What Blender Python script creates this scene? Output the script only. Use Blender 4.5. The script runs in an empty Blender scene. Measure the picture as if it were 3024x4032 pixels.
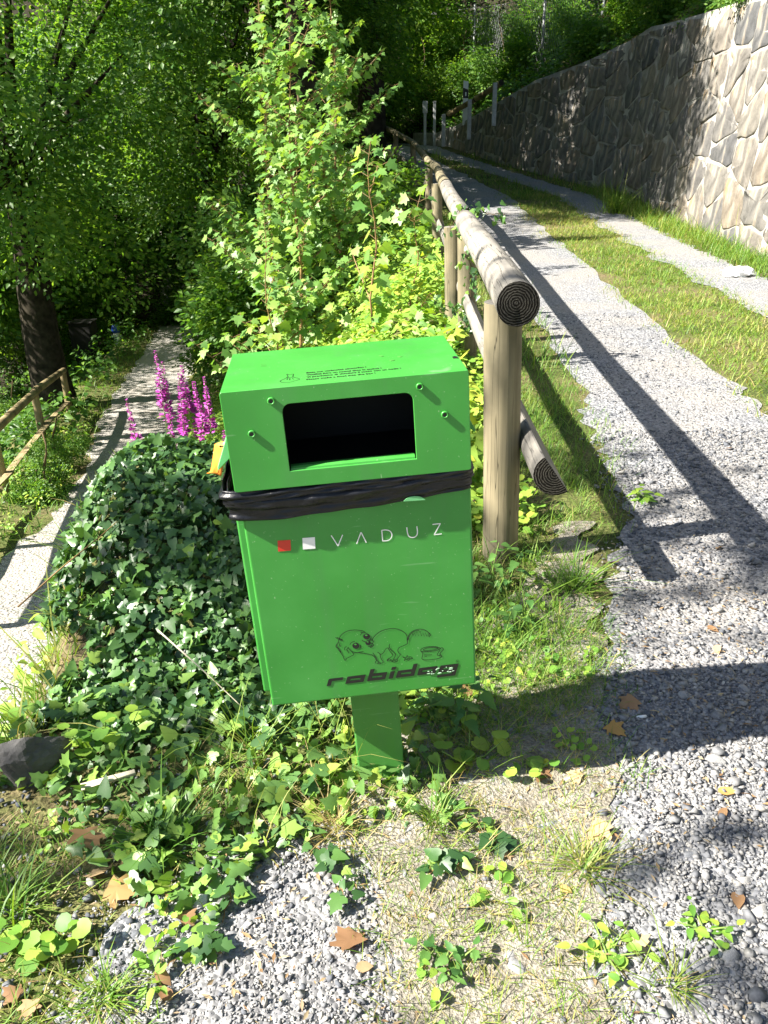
import bpy, bmesh, math, random
import numpy as np
from mathutils import Vector, Matrix, Quaternion, Euler

rng = np.random.default_rng(7)
random.seed(7)
scene = bpy.context.scene
COL = scene.collection

# ---------------------------------------------------------------- camera
PITCH, ROLL, CAMH, FPX = math.radians(24.35), math.radians(-1.0), 1.45, 3200.0
_f = np.array([0, math.cos(PITCH), -math.sin(PITCH)])
_u = np.array([0, math.sin(PITCH), math.cos(PITCH)])
_r = np.array([1.0, 0, 0])
_c, _s = math.cos(ROLL), math.sin(ROLL)
CR, CU, CF = _c*_r+_s*_u, -_s*_r+_c*_u, _f
CAMP = np.array([0, 0, CAMH])
cam_data = bpy.data.cameras.new('camera')
cam = bpy.data.objects.new('camera', cam_data)
COL.objects.link(cam)
cam.matrix_world = Matrix(((CR[0], CU[0], -CF[0], 0), (CR[1], CU[1], -CF[1], 0), (CR[2], CU[2], -CF[2], CAMH), (0, 0, 0, 1)))
cam_data.sensor_fit = 'HORIZONTAL'
cam_data.sensor_width = 36.0
cam_data.lens = 36.0*FPX/3024.0
cam_data.clip_start = 0.05
cam_data.clip_end = 500
scene.camera = cam

# ---------------------------------------------------------------- sky and sun
SUN = Vector((-1.06, -0.26, 1.0)).normalized()
world = bpy.data.worlds.new('World')
scene.world = world
world.use_nodes = True
wn = world.node_tree
sky = wn.nodes.new('ShaderNodeTexSky')
sky.sky_type = 'NISHITA'
sky.sun_disc = False
sky.sun_elevation = math.asin(SUN.z)
sky.sun_rotation = math.atan2(SUN.x, SUN.y)
wn.nodes['Background'].inputs[1].default_value = 0.05
wn.links.new(sky.outputs[0], wn.nodes['Background'].inputs[0])
sl = bpy.data.lights.new('sun', 'SUN')
sl.energy = 5.0
sl.angle = math.radians(0.55)
sl.color = (1.0, 0.94, 0.84)
sun = bpy.data.objects.new('sun', sl)
COL.objects.link(sun)
sun.rotation_euler = SUN.to_track_quat('Z', 'Y').to_euler()
vs = scene.view_settings
vs.view_transform = 'Standard'
vs.look = 'None'
vs.exposure = 1.92
vs.gamma = 1.0
vs.use_curve_mapping = False
scene.cycles.max_bounces = 6
scene.cycles.transparent_max_bounces = 6

# ---------------------------------------------------------------- helpers
def tag(o, label=None, cat=None, group=None, kind=None):
    if label: o['label'] = label
    if cat: o['category'] = cat
    if group: o['group'] = group
    if kind: o['kind'] = kind
    return o

def link(name, data, parent=None, mat=None):
    o = bpy.data.objects.new(name, data)
    COL.objects.link(o)
    if parent is not None: o.parent = parent
    if mat is not None and data is not None and len(data.materials) == 0:
        data.materials.append(mat)
    return o

def empty(name, loc=(0, 0, 0)):
    o = bpy.data.objects.new(name, None)
    o.empty_display_size = 0.05
    COL.objects.link(o)
    o.location = loc
    return o

def npmesh(name, V, F, tint=None, smooth=False):
    """mesh from arrays; F is (M,3) or (M,4); tint one number per vertex"""
    V = np.asarray(V, np.float32); F = np.asarray(F, np.int32)
    me = bpy.data.meshes.new(name)
    k = F.shape[1]
    me.vertices.add(len(V)); me.vertices.foreach_set('co', V.ravel())
    me.loops.add(F.size); me.loops.foreach_set('vertex_index', F.ravel())
    me.polygons.add(len(F))
    me.polygons.foreach_set('loop_start', np.arange(0, F.size, k, dtype=np.int32))
    me.polygons.foreach_set('loop_total', np.full(len(F), k, np.int32))
    if smooth: me.polygons.foreach_set('use_smooth', np.ones(len(F), bool))
    if tint is not None:
        a = me.attributes.new('tint', 'FLOAT', 'POINT')
        a.data.foreach_set('value', np.asarray(tint, np.float32).ravel())
    me.update(calc_edges=True)
    return me

def scatter(TV, TF, pos, X, Y, Z, scale, tint):
    """copies of a template placed with axes X,Y,Z -> arrays for npmesh"""
    TV = np.asarray(TV, float); TF = np.asarray(TF, int)
    n, k = len(pos), len(TV)
    scale = np.broadcast_to(np.asarray(scale, float).reshape(-1, 1) if np.ndim(scale) < 2 else scale, (n, 3)) if np.ndim(scale) else np.full((n, 3), scale)
    V = (pos[:, None, :] + TV[None, :, 0:1]*(X*scale[:, 0:1])[:, None, :] + TV[None, :, 1:2]*(Y*scale[:, 1:2])[:, None, :]
         + TV[None, :, 2:3]*(Z*scale[:, 2:3])[:, None, :])
    F = TF[None] + (np.arange(n)*k)[:, None, None]
    return V.reshape(-1, 3), F.reshape(-1, TF.shape[1]), np.repeat(tint, k)

def norm(a): return a/np.maximum(np.linalg.norm(a, axis=-1, keepdims=True), 1e-9)

def frames(Y, N):
    """orthonormal axes with Y kept and Z near N"""
    Y = norm(Y); X = norm(np.cross(Y, N)); Z = np.cross(X, Y)
    return X, Y, Z

def smooth(e0, e1, x):
    t = np.clip((x-e0)/(e1-e0), 0, 1)
    return t*t*(3-2*t)

def box_bm(bm, x0, x1, y0, y1, z0, z1):
    vs_ = [bm.verts.new(p) for p in ((x0,y0,z0),(x1,y0,z0),(x1,y1,z0),(x0,y1,z0),(x0,y0,z1),(x1,y0,z1),(x1,y1,z1),(x0,y1,z1))]
    for f in ((0,3,2,1),(4,5,6,7),(0,1,5,4),(1,2,6,5),(2,3,7,6),(3,0,4,7)):
        bm.faces.new([vs_[i] for i in f])
    return vs_

def bm_obj(name, bm, mat, parent=None, bevel=0, segs=2, smooth_=False):
    bmesh.ops.recalc_face_normals(bm, faces=bm.faces)
    me = bpy.data.meshes.new(name)
    bm.to_mesh(me); bm.free()
    o = link(name, me, parent, mat)
    if smooth_:
        for p in me.polygons: p.use_smooth = True
    if bevel:
        m = o.modifiers.new('bevel', 'BEVEL'); m.width = bevel; m.segments = segs; m.limit_method = 'ANGLE'
    return o

def tube(pts, rad, seg=6, caps=True):
    """polyline tube -> V, F(tri)"""
    P = np.asarray(pts, float); n = len(P)
    rad = np.broadcast_to(np.asarray(rad, float), (n,))
    T = norm(np.gradient(P, axis=0)) if n > 2 else norm(np.repeat((P[1]-P[0])[None], n, 0))
    ref = np.array([0, 0, 1.0]) if abs(T[0][2]) < .9 else np.array([1.0, 0, 0])
    A = norm(np.cross(T, ref)); B = np.cross(T, A)
    th = np.arange(seg)*2*math.pi/seg
    V = (P[:, None]+rad[:, None, None]*(np.cos(th)[None, :, None]*A[:, None]+np.sin(th)[None, :, None]*B[:, None])).reshape(-1, 3)
    F = []
    for i in range(n-1):
        for j in range(seg):
            a, b = i*seg+j, i*seg+(j+1) % seg
            F += [(a, b, b+seg), (a, b+seg, a+seg)]
    if caps:
        V = np.vstack([V, P[0], P[-1]])
        for j in range(seg):
            F.append((len(V)-2, (j+1) % seg, j)); F.append((len(V)-1, (n-1)*seg+j, (n-1)*seg+(j+1) % seg))
    return V, np.array(F)

def merge(parts):
    Vs, Fs, o = [], [], 0
    for V, F in parts:
        Vs.append(V); Fs.append(np.asarray(F)+o); o += len(V)
    return np.vstack(Vs), np.vstack(Fs)

# pixel of the photograph -> ray
def ray(px, py):
    d = CF+CR*(px-1512)/FPX-CU*(py-2016)/FPX
    return d/np.linalg.norm(d)

# ---------------------------------------------------------------- materials
def newmat(name):
    m = bpy.data.materials.new(name); m.use_nodes = True
    nt = m.node_tree
    return m, nt, nt.nodes, nt.links, nt.nodes['Principled BSDF']

def nd(nt, t, **kw):
    n = nt.nodes.new(t)
    for k, v in kw.items():
        if k.startswith('i_'): n.inputs[k[2:].replace('_', ' ')].default_value = v
        elif k.startswith('n_'): n.inputs[int(k[2:])].default_value = v
        else: setattr(n, k, v)
    return n

def ramp(nt, fac, stops):
    r = nt.nodes.new('ShaderNodeValToRGB')
    els = r.color_ramp.elements
    while len(els) < len(stops): els.new(0.5)
    for e, (p, c) in zip(els, stops):
        e.position = p; e.color = (*c, 1)
    nt.links.new(fac, r.inputs[0])
    return r.outputs[0]

def mixc(nt, fac, a, b, blend='MIX'):
    m = nt.nodes.new('ShaderNodeMix'); m.data_type = 'RGBA'; m.blend_type = blend
    for sock, v in ((m.inputs[0], fac), (m.inputs[6], a), (m.inputs[7], b)):
        if hasattr(v, 'links'): nt.links.new(v, sock)
        else: sock.default_value = v if not isinstance(v, tuple) else (*v, 1)
    return m.outputs[2]

def leaf_mat(name, cols, src='attr', trans=0.35, rough=0.5, tcol=None, spec=0.35):
    m, nt, N, L, P = newmat(name)
    if src == 'attr':
        a = nd(nt, 'ShaderNodeAttribute', attribute_name='tint'); f = a.outputs['Fac']
    else:
        a = nd(nt, 'ShaderNodeObjectInfo'); f = a.outputs['Random']
    k = len(cols)-1
    c = ramp(nt, f, [(i/k, col) for i, col in enumerate(cols)])
    P.inputs['Roughness'].default_value = rough
    P.inputs['Specular IOR Level'].default_value = spec
    L.new(c, P.inputs['Base Color'])
    t = nd(nt, 'ShaderNodeBsdfTranslucent')
    tc = mixc(nt, 1.0, c, tcol or (1.0, 1.0, 0.35), 'MULTIPLY')
    tb = mixc(nt, 1.0, tc, (1.5, 1.5, 1.5), 'MULTIPLY')
    L.new(tb, t.inputs[0])
    mx = nd(nt, 'ShaderNodeMixShader'); mx.inputs[0].default_value = trans
    L.new(P.outputs[0], mx.inputs[1]); L.new(t.outputs[0], mx.inputs[2])
    L.new(mx.outputs[0], N['Material Output'].inputs[0])
    return m

def simple(name, col, rough=0.5, metal=0.0, spec=0.5, noise=0.0, nscale=20, bump=0.0):
    m, nt, N, L, P = newmat(name)
    P.inputs['Base Color'].default_value = (*col, 1)
    P.inputs['Roughness'].default_value = rough
    P.inputs['Metallic'].default_value = metal
    P.inputs['Specular IOR Level'].default_value = spec
    if noise or bump:
        tc = nd(nt, 'ShaderNodeTexCoord'); n = nd(nt, 'ShaderNodeTexNoise')
        n.inputs['Scale'].default_value = nscale; n.inputs['Detail'].default_value = 6
        L.new(tc.outputs['Object'], n.inputs['Vector'])
        if noise:
            c = ramp(nt, n.outputs[0], [(0.3, tuple(x*(1-noise) for x in col)), (0.7, tuple(min(1, x*(1+noise)) for x in col))])
            L.new(c, P.inputs['Base Color'])
        if bump:
            b = nd(nt, 'ShaderNodeBump'); b.inputs['Strength'].default_value = bump; b.inputs['Distance'].default_value = 0.01
            L.new(n.outputs[0], b.inputs['Height']); L.new(b.outputs[0], P.inputs['Normal'])
    return m

def gravel_mat(name, scale, lo, mid, hi, dust):
    m, nt, N, L, P = newmat(name)
    tc = nd(nt, 'ShaderNodeTexCoord')
    v = nd(nt, 'ShaderNodeTexVoronoi', feature='F1'); v.inputs['Scale'].default_value = scale
    L.new(tc.outputs['Object'], v.inputs['Vector'])
    bw = nd(nt, 'ShaderNodeRGBToBW'); L.new(v.outputs['Color'], bw.inputs[0])
    c = ramp(nt, bw.outputs[0], [(0.1, lo), (0.5, mid), (0.9, hi)])
    n2 = nd(nt, 'ShaderNodeTexNoise'); n2.inputs['Scale'].default_value = 1.3; n2.inputs['Detail'].default_value = 7
    L.new(tc.outputs['Object'], n2.inputs['Vector'])
    f2 = ramp(nt, n2.outputs[0], [(0.42, (0, 0, 0)), (0.62, (1, 1, 1))])
    c2 = mixc(nt, f2, c, dust)
    c3 = mixc(nt, 0.6, c, c2)
    L.new(c3, P.inputs['Base Color'])
    P.inputs['Roughness'].default_value = 0.9
    P.inputs['Specular IOR Level'].default_value = 0.2
    v2 = nd(nt, 'ShaderNodeTexVoronoi', feature='SMOOTH_F1'); v2.inputs['Scale'].default_value = scale*0.6
    L.new(tc.outputs['Object'], v2.inputs['Vector'])
    add = nd(nt, 'ShaderNodeMath', operation='ADD'); L.new(v.outputs['Distance'], add.inputs[0]); L.new(v2.outputs['Distance'], add.inputs[1])
    b = nd(nt, 'ShaderNodeBump', invert=True); b.inputs['Strength'].default_value = 0.9; b.inputs['Distance'].default_value = 0.6/scale
    L.new(add.outputs[0], b.inputs['Height']); L.new(b.outputs[0], P.inputs['Normal'])
    return m

def ground_mat():
    m, nt, N, L, P = newmat('soil_and_turf')
    tc = nd(nt, 'ShaderNodeTexCoord')
    n1 = nd(nt, 'ShaderNodeTexNoise'); n1.inputs['Scale'].default_value = 1.7; n1.inputs['Detail'].default_value = 9; n1.inputs['Roughness'].default_value = .65
    n2 = nd(nt, 'ShaderNodeTexNoise'); n2.inputs['Scale'].default_value = 60; n2.inputs['Detail'].default_value = 5
    for n in (n1, n2): L.new(tc.outputs['Object'], n.inputs['Vector'])
    c1 = ramp(nt, n1.outputs[0], [(0.35, (0.05, 0.075, 0.018)), (0.5, (0.11, 0.12, 0.04)), (0.62, (0.16, 0.125, 0.07)), (0.75, (0.10, 0.10, 0.045))])
    c2 = ramp(nt, n2.outputs[0], [(0.3, (0.45, 0.45, 0.45)), (0.7, (1.5, 1.5, 1.5))])
    c = mixc(nt, 1.0, c1, c2, 'MULTIPLY')
    sx = nd(nt, 'ShaderNodeSeparateXYZ'); L.new(tc.outputs['Object'], sx.inputs[0])
    ly = nd(nt, 'ShaderNodeMapRange'); ly.inputs[1].default_value = 27; ly.inputs[2].default_value = 31; L.new(sx.outputs[1], ly.inputs[0])
    lx = nd(nt, 'ShaderNodeMapRange'); lx.inputs[1].default_value = -8.5; lx.inputs[2].default_value = -10.5; L.new(sx.outputs[0], lx.inputs[0])
    mxx = nd(nt, 'ShaderNodeMath', operation='MAXIMUM'); L.new(ly.outputs[0], mxx.inputs[0]); L.new(lx.outputs[0], mxx.inputs[1])
    litter = mixc(nt, 1.0, c2, (0.030, 0.027, 0.016), 'MULTIPLY')
    c = mixc(nt, mxx.outputs[0], c, litter)
    L.new(c, P.inputs['Base Color'])
    P.inputs['Roughness'].default_value = 0.95; P.inputs['Specular IOR Level'].default_value = 0.15
    b = nd(nt, 'ShaderNodeBump'); b.inputs['Strength'].default_value = 0.8; b.inputs['Distance'].default_value = 0.02
    L.new(n2.outputs[0], b.inputs['Height']); L.new(b.outputs[0], P.inputs['Normal'])
    return m

def wood_mat(name, dark, mid, light, axis_scale=1.0, rough=0.8):
    """weathered round timber, grain along local Z, long drying cracks"""
    m, nt, N, L, P = newmat(name)
    tc = nd(nt, 'ShaderNodeTexCoord'); oi = nd(nt, 'ShaderNodeObjectInfo')
    off = nd(nt, 'ShaderNodeVectorMath', operation='ADD')
    sc = nd(nt, 'ShaderNodeMath', operation='MULTIPLY'); sc.inputs[1].default_value = 37.0
    L.new(oi.outputs['Random'], sc.inputs[0])
    L.new(tc.outputs['Object'], off.inputs[0]); L.new(sc.outputs[0], off.inputs[1])
    def noise(vec, scale, detail, mp):
        mpn = nd(nt, 'ShaderNodeMapping'); mpn.inputs['Scale'].default_value = mp
        L.new(vec, mpn.inputs[0])
        n = nd(nt, 'ShaderNodeTexNoise'); n.inputs['Scale'].default_value = scale; n.inputs['Detail'].default_value = detail
        L.new(mpn.outputs[0], n.inputs['Vector'])
        return n.outputs[0]
    g = noise(off.outputs[0], 1.0, 8, (55, 55, 1.6*axis_scale))
    blot = noise(off.outputs[0], 1.0, 5, (5, 5, 3.0))
    crk = noise(off.outputs[0], 1.0, 3, (26, 26, .8))
    c = ramp(nt, g, [(0.3, mid), (0.6, light), (0.75, mid)])
    f = ramp(nt, blot, [(0.42, (0, 0, 0)), (0.66, (1, 1, 1))])
    c = mixc(nt, f, c, dark)
    ck = ramp(nt, crk, [(0.494, (0, 0, 0)), (0.5, (.9, .9, .9)), (0.506, (0, 0, 0))])
    c = mixc(nt, ck, c, tuple(x*0.3 for x in dark))
    L.new(c, P.inputs['Base Color'])
    P.inputs['Roughness'].default_value = rough; P.inputs['Specular IOR Level'].default_value = 0.2
    inv = nd(nt, 'ShaderNodeMath', operation='SUBTRACT'); L.new(g, inv.inputs[0]); L.new(ck, inv.inputs[1])
    b = nd(nt, 'ShaderNodeBump'); b.inputs['Strength'].default_value = 0.6; b.inputs['Distance'].default_value = 0.004
    L.new(inv.outputs[0], b.inputs['Height']); L.new(b.outputs[0], P.inputs['Normal'])
    return m

def endgrain_mat():
    m, nt, N, L, P = newmat('weathered_end_grain')
    tc = nd(nt, 'ShaderNodeTexCoord')
    w = nd(nt, 'ShaderNodeTexWave', wave_type='RINGS', rings_direction='Z'); w.inputs['Scale'].default_value = 38; w.inputs['Distortion'].default_value = 3.5
    w.inputs['Detail'].default_value = 3; w.inputs['Detail Scale'].default_value = 2.0
    n = nd(nt, 'ShaderNodeTexNoise'); n.inputs['Scale'].default_value = 160; n.inputs['Detail'].default_value = 5
    for x in (w, n): L.new(tc.outputs['Object'], x.inputs['Vector'])
    mu = nd(nt, 'ShaderNodeMath', operation='MULTIPLY'); L.new(w.outputs['Fac'], mu.inputs[0]); L.new(n.outputs[0], mu.inputs[1])
    c = ramp(nt, mu.outputs[0], [(0.12, (0.012, 0.011, 0.009)), (0.35, (0.05, 0.045, 0.036)), (0.6, (0.12, 0.113, 0.095))])
    L.new(c, P.inputs['Base Color']); P.inputs['Roughness'].default_value = 0.95; P.inputs['Specular IOR Level'].default_value = 0.1
    b = nd(nt, 'ShaderNodeBump'); b.inputs['Strength'].default_value = 1.0; b.inputs['Distance'].default_value = 0.006
    L.new(mu.outputs[0], b.inputs['Height']); L.new(b.outputs[0], P.inputs['Normal'])
    return m

def stone_mat(name, cols, lime=0.0, scale=6.0):
    m, nt, N, L, P = newmat(name)
    tc = nd(nt, 'ShaderNodeTexCoord'); oi = nd(nt, 'ShaderNodeObjectInfo')
    k = len(cols)-1
    base = ramp(nt, oi.outputs['Random'], [(i/k, c) for i, c in enumerate(cols)])
    n = nd(nt, 'ShaderNodeTexNoise'); n.inputs['Scale'].default_value = scale; n.inputs['Detail'].default_value = 9; n.inputs['Roughness'].default_value = .68
    L.new(tc.outputs['Object'], n.inputs['Vector'])
    v = ramp(nt, n.outputs[0], [(0.28, (0.45, 0.45, 0.46)), (0.52, (1, 1, 1)), (0.75, (1.5, 1.45, 1.35))])
    c = mixc(nt, 1.0, base, v, 'MULTIPLY')
    if lime:
        mp = nd(nt, 'ShaderNodeMapping'); mp.inputs['Scale'].default_value = (3.2, 3.2, .7); mp.inputs['Rotation'].default_value = (.25, .12, 0)
        L.new(tc.outputs['Object'], mp.inputs[0])
        n3 = nd(nt, 'ShaderNodeTexNoise'); n3.inputs['Scale'].default_value = 2.2; n3.inputs['Detail'].default_value = 8; n3.inputs['Roughness'].default_value = .6
        L.new(mp.outputs[0], n3.inputs['Vector'])
        f = ramp(nt, n3.outputs[0], [(0.50, (0, 0, 0)), (0.66, (lime, lime, lime))])
        c = mixc(nt, f, c, (0.34, 0.325, 0.295))
        n4 = nd(nt, 'ShaderNodeTexNoise'); n4.inputs['Scale'].default_value = 1.6; n4.inputs['Detail'].default_value = 4
        L.new(mp.outputs[0], n4.inputs['Vector'])
        f4 = ramp(nt, n4.outputs[0], [(0.60, (0, 0, 0)), (0.72, (.6, .6, .6))])
        c = mixc(nt, f4, c, (0.38, 0.24, 0.10))
    L.new(c, P.inputs['Base Color'])
    P.inputs['Roughness'].default_value = 0.85; P.inputs['Specular IOR Level'].default_value = 0.25
    b = nd(nt, 'ShaderNodeBump'); b.inputs['Strength'].default_value = 0.7; b.inputs['Distance'].default_value = 0.12/scale
    L.new(n.outputs[0], b.inputs['Height']); L.new(b.outputs[0], P.inputs['Normal'])
    return m

def paint_mat(name, col, rough=0.32):
    """powder-coated sheet metal: faint unevenness, dust specks, thin scuffs"""
    m, nt, N, L, P = newmat(name)
    tc = nd(nt, 'ShaderNodeTexCoord')
    n = nd(nt, 'ShaderNodeTexNoise'); n.inputs['Scale'].default_value = 5; n.inputs['Detail'].default_value = 6
    L.new(tc.outputs['Object'], n.inputs['Vector'])
    c = ramp(nt, n.outputs[0], [(0.28, tuple(x*0.84 for x in col)), (0.5, col), (0.72, tuple(x*1.1+.012 for x in col))])
    s = nd(nt, 'ShaderNodeTexNoise'); s.inputs['Scale'].default_value = 170; s.inputs['Detail'].default_value = 2
    L.new(tc.outputs['Object'], s.inputs['Vector'])
    f = ramp(nt, s.outputs[0], [(0.71, (0, 0, 0)), (0.76, (.55, .55, .55))])
    c = mixc(nt, f, c, (0.35, 0.5, 0.3))
    mp = nd(nt, 'ShaderNodeMapping'); mp.inputs['Scale'].default_value = (3, 3, 40); mp.inputs['Rotation'].default_value = (.2, .5, .1)
    L.new(tc.outputs['Object'], mp.inputs[0])
    q = nd(nt, 'ShaderNodeTexNoise'); q.inputs['Scale'].default_value = 3; q.inputs['Detail'].default_value = 3
    L.new(mp.outputs[0], q.inputs['Vector'])
    fq = ramp(nt, q.outputs[0], [(0.70, (0, 0, 0)), (0.74, (.25, .25, .25))])
    c = mixc(nt, fq, c, (0.3, 0.5, 0.28))
    mp2 = nd(nt, 'ShaderNodeMapping'); mp2.inputs['Scale'].default_value = (26, 26, 1.4); L.new(tc.outputs['Object'], mp2.inputs[0])
    st = nd(nt, 'ShaderNodeTexNoise'); st.inputs['Scale'].default_value = 1.0; st.inputs['Detail'].default_value = 5; L.new(mp2.outputs[0], st.inputs['Vector'])
    fs = ramp(nt, st.outputs[0], [(0.50, (0, 0, 0)), (0.72, (.32, .32, .32))])
    c = mixc(nt, fs, c, (0.07, 0.21, 0.07))
    L.new(c, P.inputs['Base Color'])
    P.inputs['Roughness'].default_value = rough; P.inputs['Specular IOR Level'].default_value = 0.4
    rr = nd(nt, 'ShaderNodeMapRange'); rr.inputs[3].default_value = rough*.8; rr.inputs[4].default_value = rough*1.35
    L.new(n.outputs[0], rr.inputs[0]); L.new(rr.outputs[0], P.inputs['Roughness'])
    b = nd(nt, 'ShaderNodeBump'); b.inputs['Strength'].default_value = 0.05; b.inputs['Distance'].default_value = 0.001
    s2 = nd(nt, 'ShaderNodeTexNoise'); s2.inputs['Scale'].default_value = 500
    L.new(tc.outputs['Object'], s2.inputs['Vector']); L.new(s2.outputs[0], b.inputs['Height']); L.new(b.outputs[0], P.inputs['Normal'])
    return m

M = {}
M['ground'] = ground_mat()
M['gravel'] = gravel_mat('grey_gravel', 75, (0.10, 0.105, 0.118), (0.205, 0.21, 0.225), (0.36, 0.36, 0.355), (0.28, 0.26, 0.235))
M['path'] = gravel_mat('pale_path_gravel', 45, (0.18, 0.173, 0.165), (0.30, 0.285, 0.265), (0.43, 0.41, 0.375), (0.37, 0.335, 0.29))
M['pebble'] = None
M['green'] = paint_mat('green_powder_coat', (0.045, 0.265, 0.040))
M['green_post'] = paint_mat('green_post_paint', (0.07, 0.25, 0.045), 0.5)
M['green_light'] = paint_mat('pale_green_plastic', (0.16, 0.50, 0.20), 0.45)
M['black_print'] = simple('black_print', (0.008, 0.010, 0.008), 0.5)
M['white_print'] = simple('white_print', (0.80, 0.80, 0.80), 0.45)
M['red_print'] = simple('red_print', (0.60, 0.035, 0.015), 0.45)
M['scratch'] = simple('scratched_print', (0.42, 0.62, 0.44), 0.7, noise=.3, nscale=90)
M['steel_dark'] = simple('dark_steel', (0.03, 0.035, 0.03), 0.45, metal=.6)
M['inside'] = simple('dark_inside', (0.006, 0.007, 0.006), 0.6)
M['liner'] = simple('black_plastic_film', (0.006, 0.0065, 0.009), 0.36, spec=0.4, bump=.35, nscale=45)
M['orange'] = simple('orange_film', (0.85, 0.28, 0.04), 0.4, noise=.12, nscale=12)
M['post'] = wood_mat('pale_round_timber', (0.11, 0.10, 0.065), (0.185, 0.16, 0.10), (0.27, 0.23, 0.145))
M['rail'] = wood_mat('grey_round_timber', (0.11, 0.105, 0.095), (0.20, 0.185, 0.165), (0.29, 0.27, 0.23))
M['oldfence'] = wood_mat('brown_fence_timber', (0.13, 0.10, 0.05), (0.27, 0.21, 0.11), (0.36, 0.29, 0.16))
M['endgrain'] = endgrain_mat()
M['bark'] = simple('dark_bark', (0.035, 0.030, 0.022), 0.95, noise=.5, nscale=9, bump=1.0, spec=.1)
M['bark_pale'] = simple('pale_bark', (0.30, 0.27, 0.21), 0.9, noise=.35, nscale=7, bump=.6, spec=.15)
M['twig'] = simple('brown_twig', (0.10, 0.075, 0.04), 0.9, spec=.1)
M['redstem'] = simple('red_green_stem', (0.22, 0.13, 0.05), 0.6, noise=.4, nscale=6)
M['stem'] = simple('green_stem', (0.16, 0.26, 0.05), 0.6)
M['wallstone'] = stone_mat('wall_stone', [(0.115, 0.112, 0.11), (0.16, 0.15, 0.135), (0.092, 0.094, 0.098), (0.19, 0.16, 0.125), (0.13, 0.13, 0.128), (0.22, 0.195, 0.155)], lime=.6, scale=5)
M['mortar'] = simple('lime_mortar', (0.31, 0.295, 0.265), 0.95, noise=.35, nscale=5, bump=.7, spec=.1)
M['rock'] = stone_mat('loose_stone', [(0.16, 0.17, 0.19), (0.26, 0.27, 0.29), (0.36, 0.36, 0.36), (0.46, 0.45, 0.43), (0.20, 0.21, 0.23)], scale=28)
M['darkrock'] = stone_mat('dark_rock', [(0.075, 0.073, 0.072), (0.09, 0.087, 0.083)], scale=9)
M['whiterock'] = stone_mat('white_rock', [(0.62, 0.62, 0.62), (0.72, 0.71, 0.69)], scale=16)
IVY = [(0.022, 0.062, 0.020), (0.042, 0.105, 0.030), (0.075, 0.165, 0.042), (0.12, 0.24, 0.055), (0.24, 0.36, 0.06)]
M['ivy'] = leaf_mat('ivy_leaf', IVY, 'attr', .22, .38, spec=.45)
M['ivy_o'] = leaf_mat('ivy_leaf_single', IVY, 'obj', .22, .38, spec=.45)
IVY_SUN = [(0.05, 0.12, 0.035), (0.085, 0.18, 0.05), (0.13, 0.25, 0.06), (0.20, 0.33, 0.065), (0.30, 0.40, 0.07)]  # ivy colours lightened, sunlight on the low ivy put into the palette
M['ivy_sunlit'] = leaf_mat('sunlit_ivy_leaf', IVY_SUN, 'attr', .28, .4, spec=.4)
M['ivy_sunlit_o'] = leaf_mat('sunlit_ivy_leaf_single', IVY_SUN, 'obj', .28, .4, spec=.4)
GRASS = [(0.05, 0.13, 0.018), (0.09, 0.20, 0.025), (0.15, 0.26, 0.035), (0.24, 0.30, 0.06), (0.40, 0.32, 0.14), (0.46, 0.36, 0.18)]
M['grass'] = leaf_mat('grass_blade', GRASS, 'attr', .35, .5)
HERB = [(0.08, 0.20, 0.03), (0.15, 0.31, 0.045), (0.23, 0.38, 0.055), (0.31, 0.43, 0.06), (0.42, 0.45, 0.06)]
M['herb'] = leaf_mat('herb_leaf', HERB, 'attr', .35, .5)
M['herb_o'] = leaf_mat('herb_leaf_single', HERB[:4], 'obj', .35, .5)
NETTLE = [(0.05, 0.14, 0.035), (0.08, 0.19, 0.045), (0.12, 0.24, 0.05)]
M['nettle_o'] = leaf_mat('nettle_leaf_single', NETTLE, 'obj', .3, .5)
MAPLE = [(0.09, 0.21, 0.05), (0.15, 0.29, 0.07), (0.22, 0.36, 0.08), (0.32, 0.43, 0.07)]
M['maple'] = leaf_mat('maple_leaf', MAPLE, 'attr', .38, .45, spec=.4)
M['maple_o'] = leaf_mat('maple_leaf_single', MAPLE, 'obj', .38, .45, spec=.4)
TREE = [(0.045, 0.125, 0.024), (0.085, 0.195, 0.030), (0.14, 0.26, 0.038), (0.23, 0.34, 0.05)]
M['tree'] = leaf_mat('tree_leaf', TREE, 'attr', .45, .45, spec=.4)
M['tree_dark'] = leaf_mat('dark_tree_leaf', [tuple(x*.75 for x in c) for c in TREE], 'attr', .25, .5)
M['dryleaf'] = leaf_mat('dry_leaf', [(0.22, 0.12, 0.06), (0.36, 0.22, 0.11), (0.44, 0.31, 0.17), (0.36, 0.30, 0.19), (0.46, 0.27, 0.08)], 'obj', .2, .7, tcol=(1, .8, .5))
M['purple'] = simple('magenta_petal', (0.44, 0.06, 0.37), 0.6)
M['galv'] = simple('galvanised_wire', (0.24, 0.25, 0.26), 0.5, metal=.2)
M['concrete'] = simple('pale_grey_post', (0.42, 0.43, 0.44), 0.7, noise=.2, nscale=14)
M['white'] = simple('white_plastic', (0.78, 0.79, 0.80), 0.5)
M['blue'] = simple('blue_paint', (0.03, 0.09, 0.48), 0.4)
M['black'] = simple('black_plastic', (0.01, 0.01, 0.011), 0.5)
M['darkwood'] = simple('dark_stained_board', (0.018, 0.017, 0.016), 0.8, noise=.3, nscale=12)
M['palewood'] = simple('split_pale_wood', (0.52, 0.46, 0.34), 0.8, noise=.25, nscale=30, bump=.4)

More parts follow.
